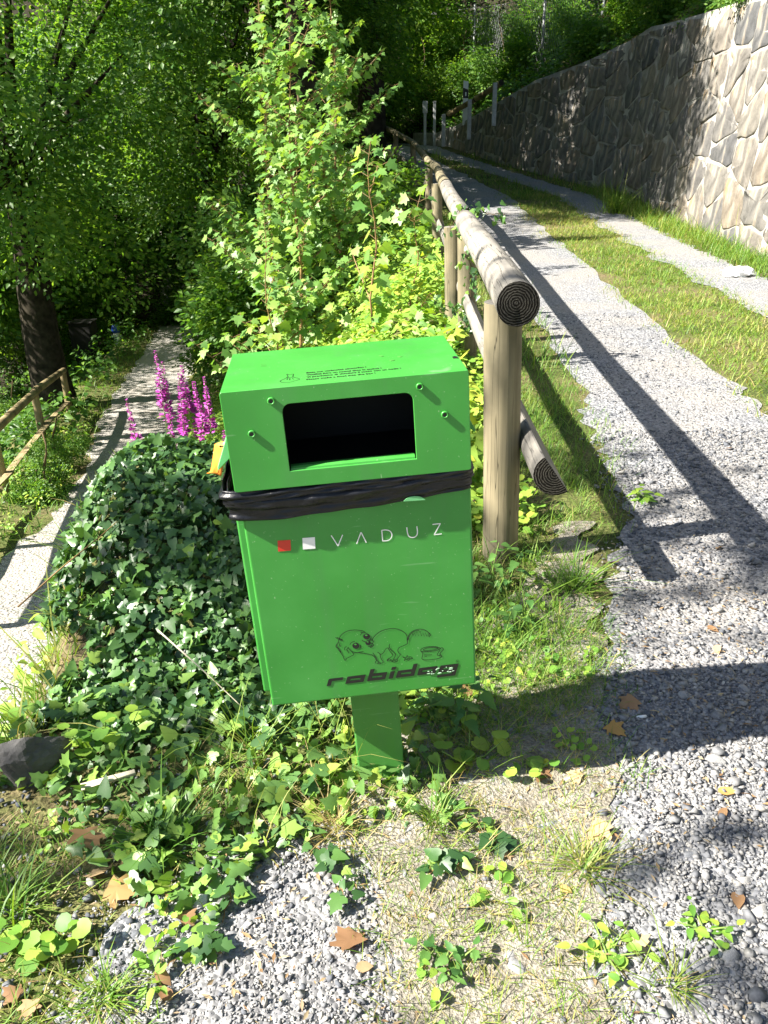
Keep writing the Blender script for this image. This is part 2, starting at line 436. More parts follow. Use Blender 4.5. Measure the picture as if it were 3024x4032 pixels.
def pebble_mat():
    m, nt, N, L, P = newmat('pebbles')
    a = nd(nt, 'ShaderNodeAttribute', attribute_name='tint')
    c = ramp(nt, a.outputs['Fac'], [(0.0, (0.065, 0.073, 0.088)), (0.3, (0.125, 0.132, 0.148)), (0.6, (0.205, 0.207, 0.213)), (0.85, (0.30, 0.29, 0.275)), (1.0, (0.44, 0.42, 0.38))])
    tc = nd(nt, 'ShaderNodeTexCoord'); n = nd(nt, 'ShaderNodeTexNoise'); n.inputs['Scale'].default_value = 120; n.inputs['Detail'].default_value = 4
    L.new(tc.outputs['Object'], n.inputs['Vector'])
    v = ramp(nt, n.outputs[0], [(0.3, (0.75, 0.75, 0.75)), (0.7, (1.2, 1.2, 1.2))])
    L.new(mixc(nt, 1.0, c, v, 'MULTIPLY'), P.inputs['Base Color'])
    P.inputs['Roughness'].default_value = 0.85; P.inputs['Specular IOR Level'].default_value = 0.25
    return m
M['pebble'] = pebble_mat()

# ---------------------------------------------------------------- terrain
def xf(Y):
    Y = np.asarray(Y, float)
    return np.where(Y <= 16, .47+.035*(Y-2.75), .934-.011*np.maximum(Y-16, 0)**2)
def xw(Y): return np.interp(Y, [-8, 0, 11, 17.0, 18.6, 20.3, 22.6, 27.5, 31, 45], [4.5, 4.65, 4.82, 5.02, 4.92, 4.5, 3.75, 2.35, 1.2, -6])
def h_up(Y):
    Y = np.asarray(Y, float)
    return .0028*np.clip(Y-6, 0, 22)**2+.03*np.maximum(Y-28, 0)
def wall_h(Y): return np.interp(Y, [-8, 12.4, 17.8, 21, 22.6, 24.5, 27.6, 29, 45], [3.2, 3.1, 3.05, 2.4, 2.1, 1.55, .65, .4, .3])
def xp(Y): return np.interp(Y, [-8, 0, 3, 5, 6.8, 9, 11, 14.5, 18, 24, 30, 40, 60], [-3.4, -2.75, -2.7, -2.75, -2.9, -3.05, -3.45, -4.45, -5.2, -6.3, -7.3, -9.5, -14])
def zp(Y): return np.interp(Y, [-8, 0, 5, 6.8, 15, 24, 30, 40, 60], [-1.4, -1.5, -1.85, -2.2, -3.3, -4.2, -4.6, -5, -5.4])
def fbm(X, Y, s, seed=0):
    r = np.random.default_rng(seed); o = 0
    for k in range(5):
        a, b, p, q = r.uniform(-1, 1, 4); f = s*1.9**k
        o = o+np.sin(f*(a*X+b*Y)+6.28*p)*np.cos(f*(b*X-a*Y)*1.1+6.28*q)/1.7**k
    return o
def xedge(Y):
    near = np.interp(Y, [-8, 1.2, 1.8, 2.9, 3.6], [-1.9, -1.45, -.95, -1.10, -1.1])
    t = smooth(3.2, 4.6, Y)
    return near*(1-t)+(xf(Y)-.3)*t
def mound(X, Y): return (.34+.03*np.sin(7*X+3*Y))*smooth(-1.22, -.92, X)*(1-smooth(-.40, .02, X))*smooth(1.95, 2.75, Y)*(1-smooth(3.05, 3.55, Y))
def height(X, Y):
    X = np.asarray(X, float); Y = np.asarray(Y, float)
    base = h_up(Y)
    xe, pr = xedge(Y), xp(Y)+.75
    t = np.clip((xe-X)/np.maximum(xe-pr, .2), 0, 1)
    t = .55*t+.45*smooth(0, 1, t)
    left = base+(zp(Y)-base)*t
    z = np.where(X < xe, left, base)
    pl = xp(Y)-1.5
    z = z-np.clip(pl-X, 0, 9)*.5*smooth(0, .6, pl-X)
    w = xw(Y)+.30
    top = base+wall_h(Y)
    z = np.where(X > w, top-.12+.62*np.minimum(X-w, 9), z)
    z = z+mound(X, Y)
    # wooded hillside closing the view
    hill = np.maximum(Y-36, 0)*.75+np.maximum(-X-16, 0)*.55
    z = z+np.minimum(hill, 26)
    # unevenness away from the tracks
    off = np.clip((xe-X)*.5, 0, 1)*np.clip(np.abs(X-xp(Y))-.8, 0, 1)
    z = z+.10*fbm(X, Y, 1.3, 3)*off+.012*fbm(X, Y, 5, 5)*np.clip(1.2-np.abs(X-.2), 0, 1)
    return z
def tnormal(X, Y, e=.02):
    dx = (height(X+e, Y)-height(X-e, Y))/(2*e); dy = (height(X, Y+e)-height(X, Y-e))/(2*e)
    return norm(np.stack([-dx, -dy, np.ones_like(dx)], -1))

def axis(*segs):
    out = []
    for a, b, s in segs: out.append(np.arange(a, b, s))
    return np.unique(np.round(np.concatenate(out+[np.array([segs[-1][1]])]), 4))
gx = axis((-45, -16, 1.0), (-16, -4, .25), (-4, -1.6, .1), (-1.6, 1.2, .04), (1.2, 4.6, .1), (4.6, 6, .05), (6, 34, 1.0))
gy = axis((-10, 0, .5), (0, 4.6, .045), (4.6, 16, .15), (16, 34, .3), (34, 74, 1.0))
GX, GY = np.meshgrid(gx, gy, indexing='ij')
V = np.stack([GX, GY, height(GX, GY)], -1).reshape(-1, 3)
ii = (np.arange(len(gx)-1)[:, None]*len(gy)+np.arange(len(gy)-1)[None]).ravel()
F = np.stack([ii, ii+len(gy), ii+len(gy)+1, ii+1], -1)
g = link('ground', npmesh('ground', V, F, smooth=True), None, M['ground']); tag(g, kind='structure')

def strip(name, ys, xl, xr, mat, nx=14, lift=.006, wob=.06, seed=1, hf=0.0):
    ys = np.asarray(ys)
    t = np.linspace(0, 1, nx)
    A = xl(ys)+wob*fbm(ys*0, ys, 4, seed); B = xr(ys)+wob*fbm(ys*0+3, ys, 4, seed+1)
    A = A+hf*fbm(ys*0+1, ys, 19, seed+2); B = B+hf*fbm(ys*0+2, ys, 19, seed+3)
    X = A[:, None]*(1-t)+B[:, None]*t; Y = np.repeat(ys[:, None], nx, 1)
    Z = height(X, Y)+lift
    V = np.stack([X, Y, Z], -1).reshape(-1, 3)
    i = (np.arange(len(ys)-1)[:, None]*nx+np.arange(nx-1)[None]).ravel()
    o = link(name, npmesh(name, V, np.stack([i, i+1, i+nx+1, i+nx], -1), smooth=True), None, mat)
    return tag(o, kind='structure')
def track_l(Y): return np.interp(Y, [-4, .9, 1.25, 1.55, 1.85, 2.4, 3, 5, 10, 18, 22, 27, 32], [-.75, -.62, -.5, -.1, .55, .76, 1.0, 1.27, 1.5, 1.6, 1.2, .35, -.6])
def track_r(Y): return np.interp(Y, [-4, 2, 4, 6, 10, 18, 22, 27, 32], [2.3, 2.2, 2.2, 2.3, 2.55, 2.75, 2.2, 1.2, .25])
strip('gravel_track', axis((-4, .4, .2), (.4, 5, .05), (5, 32, .25)), track_l, track_r, M['gravel'], nx=40, wob=.035, hf=.03)
def dirt_l(Y): return np.interp(Y, [.2, .8, 1.2, 1.5, 1.9, 2.5, 3.3, 5], [.12, .04, .0, -.15, .05, .45, .80, 1.1])
def dirt_r(Y): return np.interp(Y, [.2, .8, 1.2, 1.5, 1.9, 2.5, 3.3, 5], [.26, .34, .42, .50, .60, .74, .88, 1.1])
def rt_l(Y): return np.interp(Y, [-4, 2, 6, 10, 18, 22, 27, 32], [3.2, 3.2, 3.35, 3.5, 3.7, 2.9, 1.5, .3])
def rt_r(Y): return np.interp(Y, [-4, 2, 6, 10, 18, 22, 27, 32], [4.1, 4.1, 4.2, 4.3, 4.45, 3.5, 2.1, .9])
def soil_mat():
    m, nt, N, L, P = newmat('dry_sandy_soil')
    tc = nd(nt, 'ShaderNodeTexCoord')
    n1 = nd(nt, 'ShaderNodeTexNoise'); n1.inputs['Scale'].default_value = 9; n1.inputs['Detail'].default_value = 8
    n2 = nd(nt, 'ShaderNodeTexNoise'); n2.inputs['Scale'].default_value = 140; n2.inputs['Detail'].default_value = 6
    for n in (n1, n2): L.new(tc.outputs['Object'], n.inputs['Vector'])
    c1 = ramp(nt, n1.outputs[0], [(0.35, (0.19, 0.17, 0.135)), (0.55, (0.30, 0.275, 0.23)), (0.7, (0.23, 0.215, 0.185))])
    c2 = ramp(nt, n2.outputs[0], [(0.3, (0.55, 0.55, 0.55)), (0.7, (1.4, 1.4, 1.4))])
    L.new(mixc(nt, 1.0, c1, c2, 'MULTIPLY'), P.inputs['Base Color']); P.inputs['Roughness'].default_value = .95; P.inputs['Specular IOR Level'].default_value = .1
    b = nd(nt, 'ShaderNodeBump'); b.inputs['Strength'].default_value = 1.0; b.inputs['Distance'].default_value = 0.012
    L.new(n2.outputs[0], b.inputs['Height']); L.new(b.outputs[0], P.inputs['Normal'])
    return m
strip('soil_strip', axis((.3, 3.05, .03)), dirt_l, dirt_r, soil_mat(), nx=30, lift=.011, wob=.05, seed=14, hf=.035)
strip('gravel_track', axis((-4, 32, .07)), rt_l, rt_r, M['gravel'], nx=10, wob=.05, seed=4, hf=.05)
strip('lower_path', axis((-6, 44, .25)), lambda Y: xp(Y)-.85, lambda Y: xp(Y)+.80, M['path'], nx=10, wob=.07, seed=8, lift=.012)

# ---------------------------------------------------------------- green bin
BIN = Matrix.Translation((-.068, 1.464, 1.053)) @ Matrix.Rotation(math.radians(4.58), 4, 'Z') @ Matrix.Rotation(math.radians(-3.1), 4, 'Y') @ Matrix.Rotation(math.radians(.36), 4, 'X')
BASE = Vector((.004, .14, -1.07))                       # foot of the post in bin coordinates
bin_ = empty('waste_bin')
bin_.matrix_world = BIN @ Matrix.Translation(BASE)
tag(bin_, 'bright green metal dog waste bin on a flat green post', 'waste bin')
BINI = np.array(BIN.inverted())
def on_bin(px, py, plane, val):
    """pixel -> bin coordinates on the plane (0=x,1=y,2=z) == val"""
    o = BINI[:3, :3] @ CAMP+BINI[:3, 3]; d = BINI[:3, :3] @ ray(px, py)
    return o+d*(val-o[plane])/d[plane]
W2, HD, HH, BH, YB = .23, .297, .199, .73, .020
def loc(p): return Vector(p)-BASE
def bbox(bm, x0, x1, y0, y1, z0, z1):
    return box_bm(bm, x0-BASE.x, x1-BASE.x, y0-BASE.y, y1-BASE.y, z0-BASE.z, z1-BASE.z)
def crop1(x, y): return 800+x/1.3825, 1250+y/1.3825     # notes taken on enlarged views of the photograph
def crop2(x, y): return 850+x/1.58, 1300+y/1.58
def crop3(x, y): return 1250+x/2.592, 2420+y/2.592

def fill2d(loops, thick, bev, name, mat, parent, xf_):
    """filled planar outline with holes, given thickness; xf_ maps (u,v,w) to parent space"""
    cu = bpy.data.curves.new(name, 'CURVE'); cu.dimensions = '2D'; cu.fill_mode = 'BOTH'
    cu.extrude = thick/2; cu.bevel_depth = bev; cu.bevel_resolution = 1
    for lp in loops:
        s = cu.splines.new('POLY'); s.points.add(len(lp)-1); s.use_cyclic_u = True
        for p, q in zip(s.points, lp): p.co = (q[0], q[1], 0, 1)
    tmp = bpy.data.objects.new(name, cu); COL.objects.link(tmp)
    me = bpy.data.meshes.new_from_object(tmp.evaluated_get(bpy.context.evaluated_depsgraph_get()))
    bpy.data.objects.remove(tmp); bpy.data.curves.remove(cu)
    me.name = name
    me.transform(xf_)
    me.materials.clear(); me.materials.append(mat)
    return link(name, me, parent)
def rrect(x0, x1, y0, y1, r, n=5):
    out = []
    rs = r if isinstance(r, (tuple, list)) else (r,)*4
    for (cx, cy, a0, rr) in ((x1-rs[0], y0+rs[0], -90, rs[0]), (x1-rs[1], y1-rs[1], 0, rs[1]), (x0+rs[2], y1-rs[2], 90, rs[2]), (x0+rs[3], y0+rs[3], 180, rs[3])):
        for k in range(n+1):
            a = math.radians(a0+90*k/n); out.append((cx+rr*math.cos(a), cy+rr*math.sin(a)))
    return out
# front plane transform: u -> x, v -> z, w -> -y (towards camera)
def front_xf(y): return Matrix.Translation((-BASE.x, y-BASE.y, -BASE.z)) @ Matrix(((1, 0, 0, 0), (0, 0, -1, 0), (0, 1, 0, 0), (0, 0, 0, 1)))
def top_xf(z): return Matrix.Translation((-BASE.x, -BASE.y, z-BASE.z))
def fr(pt, crop, y=0.0):
    q = on_bin(*crop(*pt), 1, y); return (q[0], q[2])
def tp(pt, crop, z=0.0):
    q = on_bin(*crop(*pt), 2, z); return (q[0], q[1])

otl, otr, obr, obl = fr((422, 470), crop1), fr((1143, 405), crop1), fr((1165, 770), crop1), fr((470, 843), crop1)
ox0, ox1, oz0, oz1 = (otl[0]+obl[0])/2, (otr[0]+obr[0])/2, (obl[1]+obr[1])/2, (otl[1]+otr[1])/2
fill2d([rrect(-W2, W2, -HH, -.001, .004), rrect(ox0, ox1, oz0, oz1, (.002, .017, .017, .002))], .002, .0012, 'hood_front', M['green'], bin_, front_xf(.0022))
bm = bmesh.new()
bbox(bm, -W2, W2, .0005, HD, -.0035, 0)
bm_obj('hood_top', bm, M['green'], bin_, bevel=.0032, segs=3)
for s in (-1, 1):
    bm = bmesh.new()
    bbox(bm, s*W2-.0015, s*W2+.0015, .004, HD-.003, -HH+.001, -.0040)
    bm_obj('hood_side', bm, M['green'], bin_, bevel=.001)
bm = bmesh.new(); bbox(bm, -W2+.002, W2-.002, HD-.003, HD, -HH, -.004); bm_obj('hood_back', bm, M['green'], bin_)
# sill folded inward at the opening
bm = bmesh.new()
prof = [(.0045, oz0-.001), (.006, oz0+.004), (.012, oz0+.0065), (.030, oz0+.004), (.032, oz0-.006), (.030, oz0-.007), (.010, oz0+.001)]
a = [bm.verts.new(loc((ox0+.003, p[0], p[1]))) for p in prof]; b = [bm.verts.new(loc((ox1-.003, p[0], p[1]))) for p in prof]
n = len(prof)
for i in range(n): bm.faces.new((a[i], a[(i+1) % n], b[(i+1) % n], b[i]))
bm.faces.new(a); bm.faces.new(b[::-1])
bm_obj('sill', bm, M['green'], bin_)
# dark chamber behind the opening
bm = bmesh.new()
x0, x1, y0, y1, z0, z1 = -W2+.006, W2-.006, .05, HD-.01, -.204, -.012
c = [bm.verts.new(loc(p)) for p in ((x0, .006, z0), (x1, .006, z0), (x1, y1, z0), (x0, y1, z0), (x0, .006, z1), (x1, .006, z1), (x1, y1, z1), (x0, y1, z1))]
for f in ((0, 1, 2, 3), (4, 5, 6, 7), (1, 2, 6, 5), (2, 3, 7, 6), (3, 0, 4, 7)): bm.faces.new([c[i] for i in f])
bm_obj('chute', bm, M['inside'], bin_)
# hollow rivets
for p in ((370, 453), (265, 632), (1178, 375), (1314, 527)):
    u, v = fr(p, crop1)
    prof = [(.0072, .0005), (.0074, .0035), (.0068, .0052), (.0055, .0056), (.0043, .0050), (.0038, .0038)]
    bm = bmesh.new(); rings = []
    for r_, h_ in prof:
        rings.append([bm.verts.new(loc((u+r_*math.cos(k*math.pi/9), -h_, v+r_*math.sin(k*math.pi/9)))) for k in range(18)])
    for A_, B_ in zip(rings, rings[1:]):
        for k in range(18): bm.faces.new((A_[k], A_[(k+1) % 18], B_[(k+1) % 18], B_[k]))
    rv = bm_obj('rivet', bm, M['green'], bin_, smooth_=True)
    bm = bmesh.new(); bm.faces.new([bm.verts.new(loc((u+.0040*math.cos(k*math.pi/6), -.0039, v+.0040*math.sin(k*math.pi/6)))) for k in range(12)])
    bm_obj('rivet_pin', bm, M['steel_dark'], rv)
# dispenser wedges on both sides
for s in (-1, 1):
    bm = bmesh.new()
    prof = [(s*W2, -.085), (s*(W2+.040), -.178), (s*(W2+.040), -.186), (s*W2, -.150)] if s < 0 else [(s*W2, -.095), (s*(W2+.028), -.150), (s*(W2+.026), -.156), (s*W2, -.13)]
    a = [bm.verts.new(loc((p[0], .09, p[1]))) for p in prof]; b = [bm.verts.new(loc((p[0], .25, p[1]))) for p in prof]
    for i in range(4): bm.faces.new((a[i], a[(i+1) % 4], b[(i+1) % 4], b[i]))
    bm.faces.new(a); bm.faces.new(b[::-1])
    bm_obj('dispenser_flap', bm, M['green_light'] if s < 0 else M['green'], bin_, bevel=.0015)
# body: front cover and the container behind it
bm = bmesh.new()
bbox(bm, -W2+.003, W2+.003, YB, YB+.022, -BH, -.225)
bm_obj('front_cover', bm, M['green'], bin_, bevel=.0045, segs=3)
bm = bmesh.new(); bbox(bm, -W2-.0135, W2-.012, YB+.023, HD-.02, -BH+.024, -.225)
bm_obj('container', bm, M['green'], bin_, bevel=.004)
bm = bmesh.new(); bbox(bm, -.053, .061, .105, .165, -1.16, -BH+.05)
bm_obj('post', bm, M['green_post'], bin_, bevel=.004)

def put_print(name, loops, mat, plane='f', parent=bin_, y=None, lift=.0006):
    if plane == 'f': return fill2d(loops, .0006, 0, name, mat, parent, front_xf(YB-lift))
    return fill2d(loops, .0006, 0, name, mat, parent, top_xf(lift))
def FB(p, crop): return fr(p, crop, YB)
put_print('red_square', [[FB(p, crop1) for p in ((405, 1215), (475, 1210), (478, 1268), (408, 1273))]], M['red_print'])
put_print('white_square', [[FB(p, crop1) for p in ((540, 1200), (608, 1195), (611, 1257), (543, 1262))]], M['white_print'])

def ribbon(bm, pts, w):
    """flat stroke along 2D points"""
    P = np.asarray(pts, float); n = len(P)
    w = np.broadcast_to(np.asarray(w, float), (n,))
    T = norm(np.gradient(P, axis=0)) if n > 2 else norm(np.repeat((P[1]-P[0])[None], n, 0))
    Nn = np.stack([-T[:, 1], T[:, 0]], -1)
    # mitre
    L_, R_ = P+Nn*w[:, None]/2, P-Nn*w[:, None]/2
    a = [bm.verts.new((p[0], p[1], 0)) for p in L_]; b = [bm.verts.new((p[0], p[1], 0)) for p in R_]
    for i in range(n-1): bm.faces.new((a[i], a[i+1], b[i+1], b[i]))
def strokes(name, lines, w, mat, xf_, parent):
    bm = bmesh.new()
    for l in lines:
        ww = w
        if isinstance(l, tuple) and len(l) == 2 and isinstance(l[0], list): l, ww = l
        ribbon(bm, l, ww)
    o = bm_obj(name, bm, mat, parent)
    o.data.transform(xf_)
    return o
def arc(cx, cy, rx, ry, a0, a1, n=14):
    return [(cx+rx*math.cos(math.radians(a0+(a1-a0)*k/n)), cy+ry*math.sin(math.radians(a0+(a1-a0)*k/n))) for k in range(n+1)]
def spl(pts, n=6):
    """Catmull-Rom through picture points"""
    P = [np.array(p, float) for p in pts]; P = [2*P[0]-P[1]]+P+[2*P[-1]-P[-2]]; out = []
    for i in range(1, len(P)-2):
        for k in range(n):
            t = k/n
            out.append(tuple(.5*((2*P[i])+(-P[i-1]+P[i+1])*t+(2*P[i-1]-5*P[i]+4*P[i+1]-P[i+2])*t*t+(-P[i-1]+3*P[i]-3*P[i+1]+P[i+2])*t**3)))
    out.append(tuple(P[-2]))
    return out
fx = front_xf(YB-.0007)
V5 = {
 'V': [[(697, 1186), (734, 1243)], [(734, 1243), (759, 1182)]],
 'A': [[(835, 1232), (859, 1168)], [(859, 1168), (888, 1225)]],
 'D': [[(972, 1157), (977, 1217)], spl([(972, 1158), (995, 1156), (1016, 1162), (1027, 1180), (1022, 1201), (1005, 1213), (977, 1216)])],
 'U': [spl([(1108, 1141), (1112, 1172), (1120, 1190), (1138, 1197), (1157, 1191), (1166, 1172), (1163, 1136)])],
 'Z': [[(1248, 1126), (1292, 1121)], [(1291, 1121), (1257, 1182)], [(1256, 1182), (1299, 1177)]]}
for ch, ls in V5.items():
    strokes('letter', [[FB(p, crop1) for p in l] for l in ls], .0021, M['white_print'], fx, bin_)
# bold slanted lettering
def LT(u, v): return FB((93+u+.3*v, 728-.119*u-v), crop3)
def poly(pts): return [LT(*p) for p in pts]
letters = [
 [poly([(0, 0), (42, 0), (42, 46), (150, 46), (150, 73), (10, 73), (0, 66)])],
 [poly([(190, 0), (372, 0), (378, 6), (378, 73), (196, 73), (190, 67)]), poly([(232, 27), (336, 27), (336, 45), (232, 45)])],
 [poly([(412, 0), (592, 0), (598, 6), (598, 73), (454, 73), (454, 122), (412, 122)]), poly([(454, 27), (556, 27), (556, 45), (454, 45)])],
 [poly([(632, 0), (676, 0), (676, 73), (632, 73)])], [poly([(632, 90), (676, 90), (676, 118), (632, 118)])],
 [poly([(706, 0), (892, 0), (892, 124), (850, 124), (850, 73), (712, 73), (706, 67)]), poly([(748, 27), (850, 27), (850, 45), (748, 45)])],
 [poly([(924, 0), (1104, 0), (1110, 6), (1110, 73), (930, 73), (924, 67)]), poly([(966, 27), (1068, 27), (1068, 45), (966, 45)])],
 [poly([(1140, -48), (1326, -48), (1326, 73), (1146, 73), (1140, 67), (1140, 0), (1284, 0), (1284, -22), (1140, -22)]), poly([(1182, 27), (1284, 27), (1284, 45), (1182, 45)])]]
for lp in letters: put_print('letter', lp, M['black_print'])
strokes('registered_mark', [[FB(p, crop3) for p in arc(1428, 474, 14, 14, 0, 360, 18)], [FB(p, crop3) for p in ((1424, 482), (1424, 467), (1431, 468), (1431, 474), (1424, 475), (1433, 482))]], .0006, M['black_print'], fx, bin_)
rs = random.Random(4)
for k in range(15):
    x, y = rs.uniform(1120, 1385), 0
    y = 728-.119*(x-93)-rs.uniform(-8, 50)
    dx, dy = rs.uniform(5, 24), rs.uniform(2, 6)
    pts = [(x-dx, y+dx*.12), (x-dx*.3, y-dy*rs.uniform(.3, 1)), (x+dx*.6, y-dy-dx*.06), (x+dx, y-dx*.12), (x+dx*.4, y+dy*rs.uniform(.2, 1)), (x-dx*.5, y+dy)]
    put_print('scratch', [[FB(p, crop3) for p in pts]], M['scratch'], lift=.0013)
# line drawing of a dog and a pot
dog = [
 spl([(490, 188), (470, 168), (430, 159), (370, 156), (310, 165), (262, 190), (232, 222), (217, 262), (222, 300), (238, 325)]),
 spl([(183, 232), (215, 250), (258, 264)]), spl([(198, 230), (232, 246), (256, 254)]),
 spl([(212, 280), (195, 305), (188, 325), (205, 345), (235, 385), (262, 425), (280, 465), (300, 445), (325, 432), (352, 418), (370, 405), (352, 380), (330, 355), (314, 340)]),
 spl([(280, 365), (278, 340), (296, 322)]), spl([(300, 362), (305, 345), (318, 330)]), spl([(296, 350), (312, 375), (322, 395)]),
 spl([(206, 300), (200, 325), (222, 350), (240, 385)]), spl([(345, 375), (395, 385), (440, 380), (470, 374)]),
 spl([(380, 382), (450, 390), (520, 402), (565, 412)]),
 spl([(330, 308), (345, 285), (382, 270)]), spl([(438, 212), (450, 190), (482, 176)]), spl([(440, 178), (460, 182)]),
 spl([(432, 342), (442, 325), (438, 308)]), spl([(546, 238), (530, 262), (515, 268)]), spl([(452, 258), (470, 270), (490, 275)]),
 spl([(540, 262), (560, 258), (570, 275), (560, 292), (545, 295)]), spl([(560, 292), (572, 310), (560, 325), (535, 338)]), spl([(515, 325), (540, 325), (555, 310)]),
 spl([(553, 262), (590, 210), (640, 172), (700, 150), (765, 141), (830, 150), (885, 180), (912, 215), (915, 260), (920, 272)]),
 spl([(918, 268), (916, 295), (880, 315), (835, 335), (820, 362), (830, 390), (845, 405), (830, 430), (812, 455)]),
 spl([(740, 298), (732, 320), (745, 350), (780, 385), (798, 410), (785, 435), (775, 460)]),
 spl([(722, 342), (745, 380), (768, 410), (755, 430), (730, 445), (710, 460)]),
 spl([(735, 338), (700, 345), (675, 385), (645, 405), (628, 390), (610, 380)]),
 spl([(640, 402), (645, 435), (660, 465), (672, 485), (655, 493)]), spl([(565, 388), (580, 412), (600, 440), (605, 465), (590, 485), (600, 498)]),
 spl([(560, 410), (585, 435), (600, 465)]), spl([(600, 462), (620, 478), (640, 490), (640, 500), (612, 496), (625, 486)]),
 spl([(710, 458), (715, 472), (745, 468), (760, 476), (785, 482), (810, 478), (815, 460), (798, 452), (780, 468)]), spl([(715, 470), (730, 452), (755, 460)]), spl([(760, 480), (775, 462), (800, 470)]),
 spl([(918, 262), (930, 215), (955, 180), (1000, 155), (1050, 147), (1100, 158), (1135, 185), (1155, 215)]),
 spl([(922, 262), (940, 215), (962, 185), (1000, 165), (1040, 158)]),
 [(965, 185), (975, 218), (985, 178), (1000, 220), (1012, 172), (1030, 218), (1045, 165), (1062, 218), (1075, 180), (1090, 222), (1100, 178), (1118, 222), (1128, 190), (1142, 228), (1150, 205), (1142, 185)],
 spl([(870, 428), (900, 440), (915, 415), (925, 432), (950, 428), (970, 445), (945, 452), (930, 465), (910, 455), (885, 468), (895, 445), (870, 432)]), spl([(910, 440), (930, 448), (945, 440)]),
 spl([(1050, 362), (1075, 340), (1130, 326), (1200, 325), (1245, 336), (1250, 350), (1215, 362), (1150, 374), (1085, 378), (1050, 366)]),
 spl([(1078, 355), (1120, 338), (1190, 332), (1232, 340), (1200, 354), (1140, 366), (1095, 368), (1078, 356)]),
 spl([(1055, 375), (1075, 395), (1070, 425), (1065, 445), (1085, 460), (1150, 460), (1220, 450), (1250, 440), (1268, 425), (1240, 415)]),
 spl([(1248, 350), (1270, 335), (1285, 355), (1268, 375), (1250, 395), (1265, 420)]), spl([(1250, 362), (1235, 385), (1222, 408), (1238, 418), (1255, 400)]),
 spl([(1090, 408), (1130, 411), (1168, 408)]), spl([(1092, 422), (1115, 425)])]
art = strokes('line_drawing', [[FB(p, crop3) for p in l] for l in dog], .0014, M['black_print'], fx, bin_)
for (cx, cy, rx, ry) in ((392, 316, 35, 31), (502, 222, 35, 29), (516, 287, 27, 24)):
    e = put_print('drawn_spot', [[FB(p, crop3) for p in arc(cx, cy, rx, ry, 0, 345, 22)]], M['black_print'], parent=bin_)
    put_print('drawn_glint', [[FB(p, crop3) for p in arc(cx-4, cy-ry*.45, rx*.36, ry*.22, 0, 330, 10)]], M['green'], parent=e, lift=.0012)
# instructions printed on the lid
fc = [("Bitte nur verknotet einwerfen !", (563, 270), (935, 233)), ("Veuillez faire un noeud dans le sachet !", (563, 283), (1030, 240)),
      ("Vi preghiamo di chiudere il sacco con un nodo !", (563, 297), (1152, 241)), ("Please make a knot into the bag !", (563, 312), (993, 271))]
for txt, a_, b_ in fc:
    A_, B_ = np.array(tp(a_, crop2)), np.array(tp(b_, crop2))
    cu = bpy.data.curves.new('printed_line', 'FONT'); cu.body = txt; cu.size = 1.0; cu.offset = 0.03; cu.resolution_u = 2
    tmp = bpy.data.objects.new('printed_line', cu); COL.objects.link(tmp)
    me = bpy.data.meshes.new_from_object(tmp.evaluated_get(bpy.context.evaluated_depsgraph_get()))
    bpy.data.objects.remove(tmp); bpy.data.curves.remove(cu)
    xs = [v.co.x for v in me.vertices]; wd = max(xs)-min(xs); L_ = np.linalg.norm(B_-A_); ang = math.atan2(B_[1]-A_[1], B_[0]-A_[0])
    me.transform(top_xf(.0006) @ Matrix.Translation((A_[0], A_[1], 0)) @ Matrix.Rotation(ang, 4, 'Z') @ Matrix.Diagonal((L_/wd, .0115, 1, 1)) @ Matrix.Translation((-min(xs), 0, 0)))
    me.materials.clear(); me.materials.append(M['black_print'])
    link('printed_line', me, bin_)
bag = [spl([(440, 275), (448, 292), (436, 300), (410, 312), (400, 320), (412, 327), (455, 326), (500, 314), (520, 306), (508, 300), (485, 295), (478, 288), (482, 274), (460, 278), (440, 275)]),
       spl([(436, 293), (460, 296), (484, 290)]), spl([(448, 300), (440, 310)]), spl([(460, 300), (458, 312)]), spl([(474, 298), (482, 308)])]
strokes('bag_symbol', [[tp(p, crop2) for p in l] for l in bag], .0011, M['black_print'], top_xf(.0007), bin_)
small = [[(275+k*9, 162+j*12), (281+k*9, 162+j*12)] for j in range(3) for k in range(8) if (k*j) % 3 != 1] + [[(280+k*9, 212+j*7), (286+k*9, 211+j*7)] for j in range(3) for k in range(4)]
strokes('faded_print', [[tp(p, crop2) for p in l] for l in small], .002, M['green_post'], top_xf(.0007), bin_)
for q in (((1470, 168), (1485, 163), (1500, 166), (1510, 177), (1492, 176), (1478, 178)),):
    put_print('paint_chip', [[tp(p, crop2) for p in q]], M['steel_dark'], 't')
for q in (((1010, 161), (1030, 160), (1045, 164), (1028, 165)), ((1075, 190), (1095, 187), (1114, 188), (1092, 193)), ((1128, 166), (1145, 163), (1160, 167), (1142, 169))):
    put_print('scuff', [[tp(p, crop2) for p in q]], M['green_post'], 't')
# pale grip tab pushed up under the liner
q = [fr(p, crop1, YB-.012) for p in ((1090, 1000), (1105, 985), (1125, 976), (1150, 972), (1175, 973), (1195, 980), (1210, 992))]
fill2d([q], .002, 0, 'grip_tab', M['green_light'], bin_, front_xf(YB-.0125))

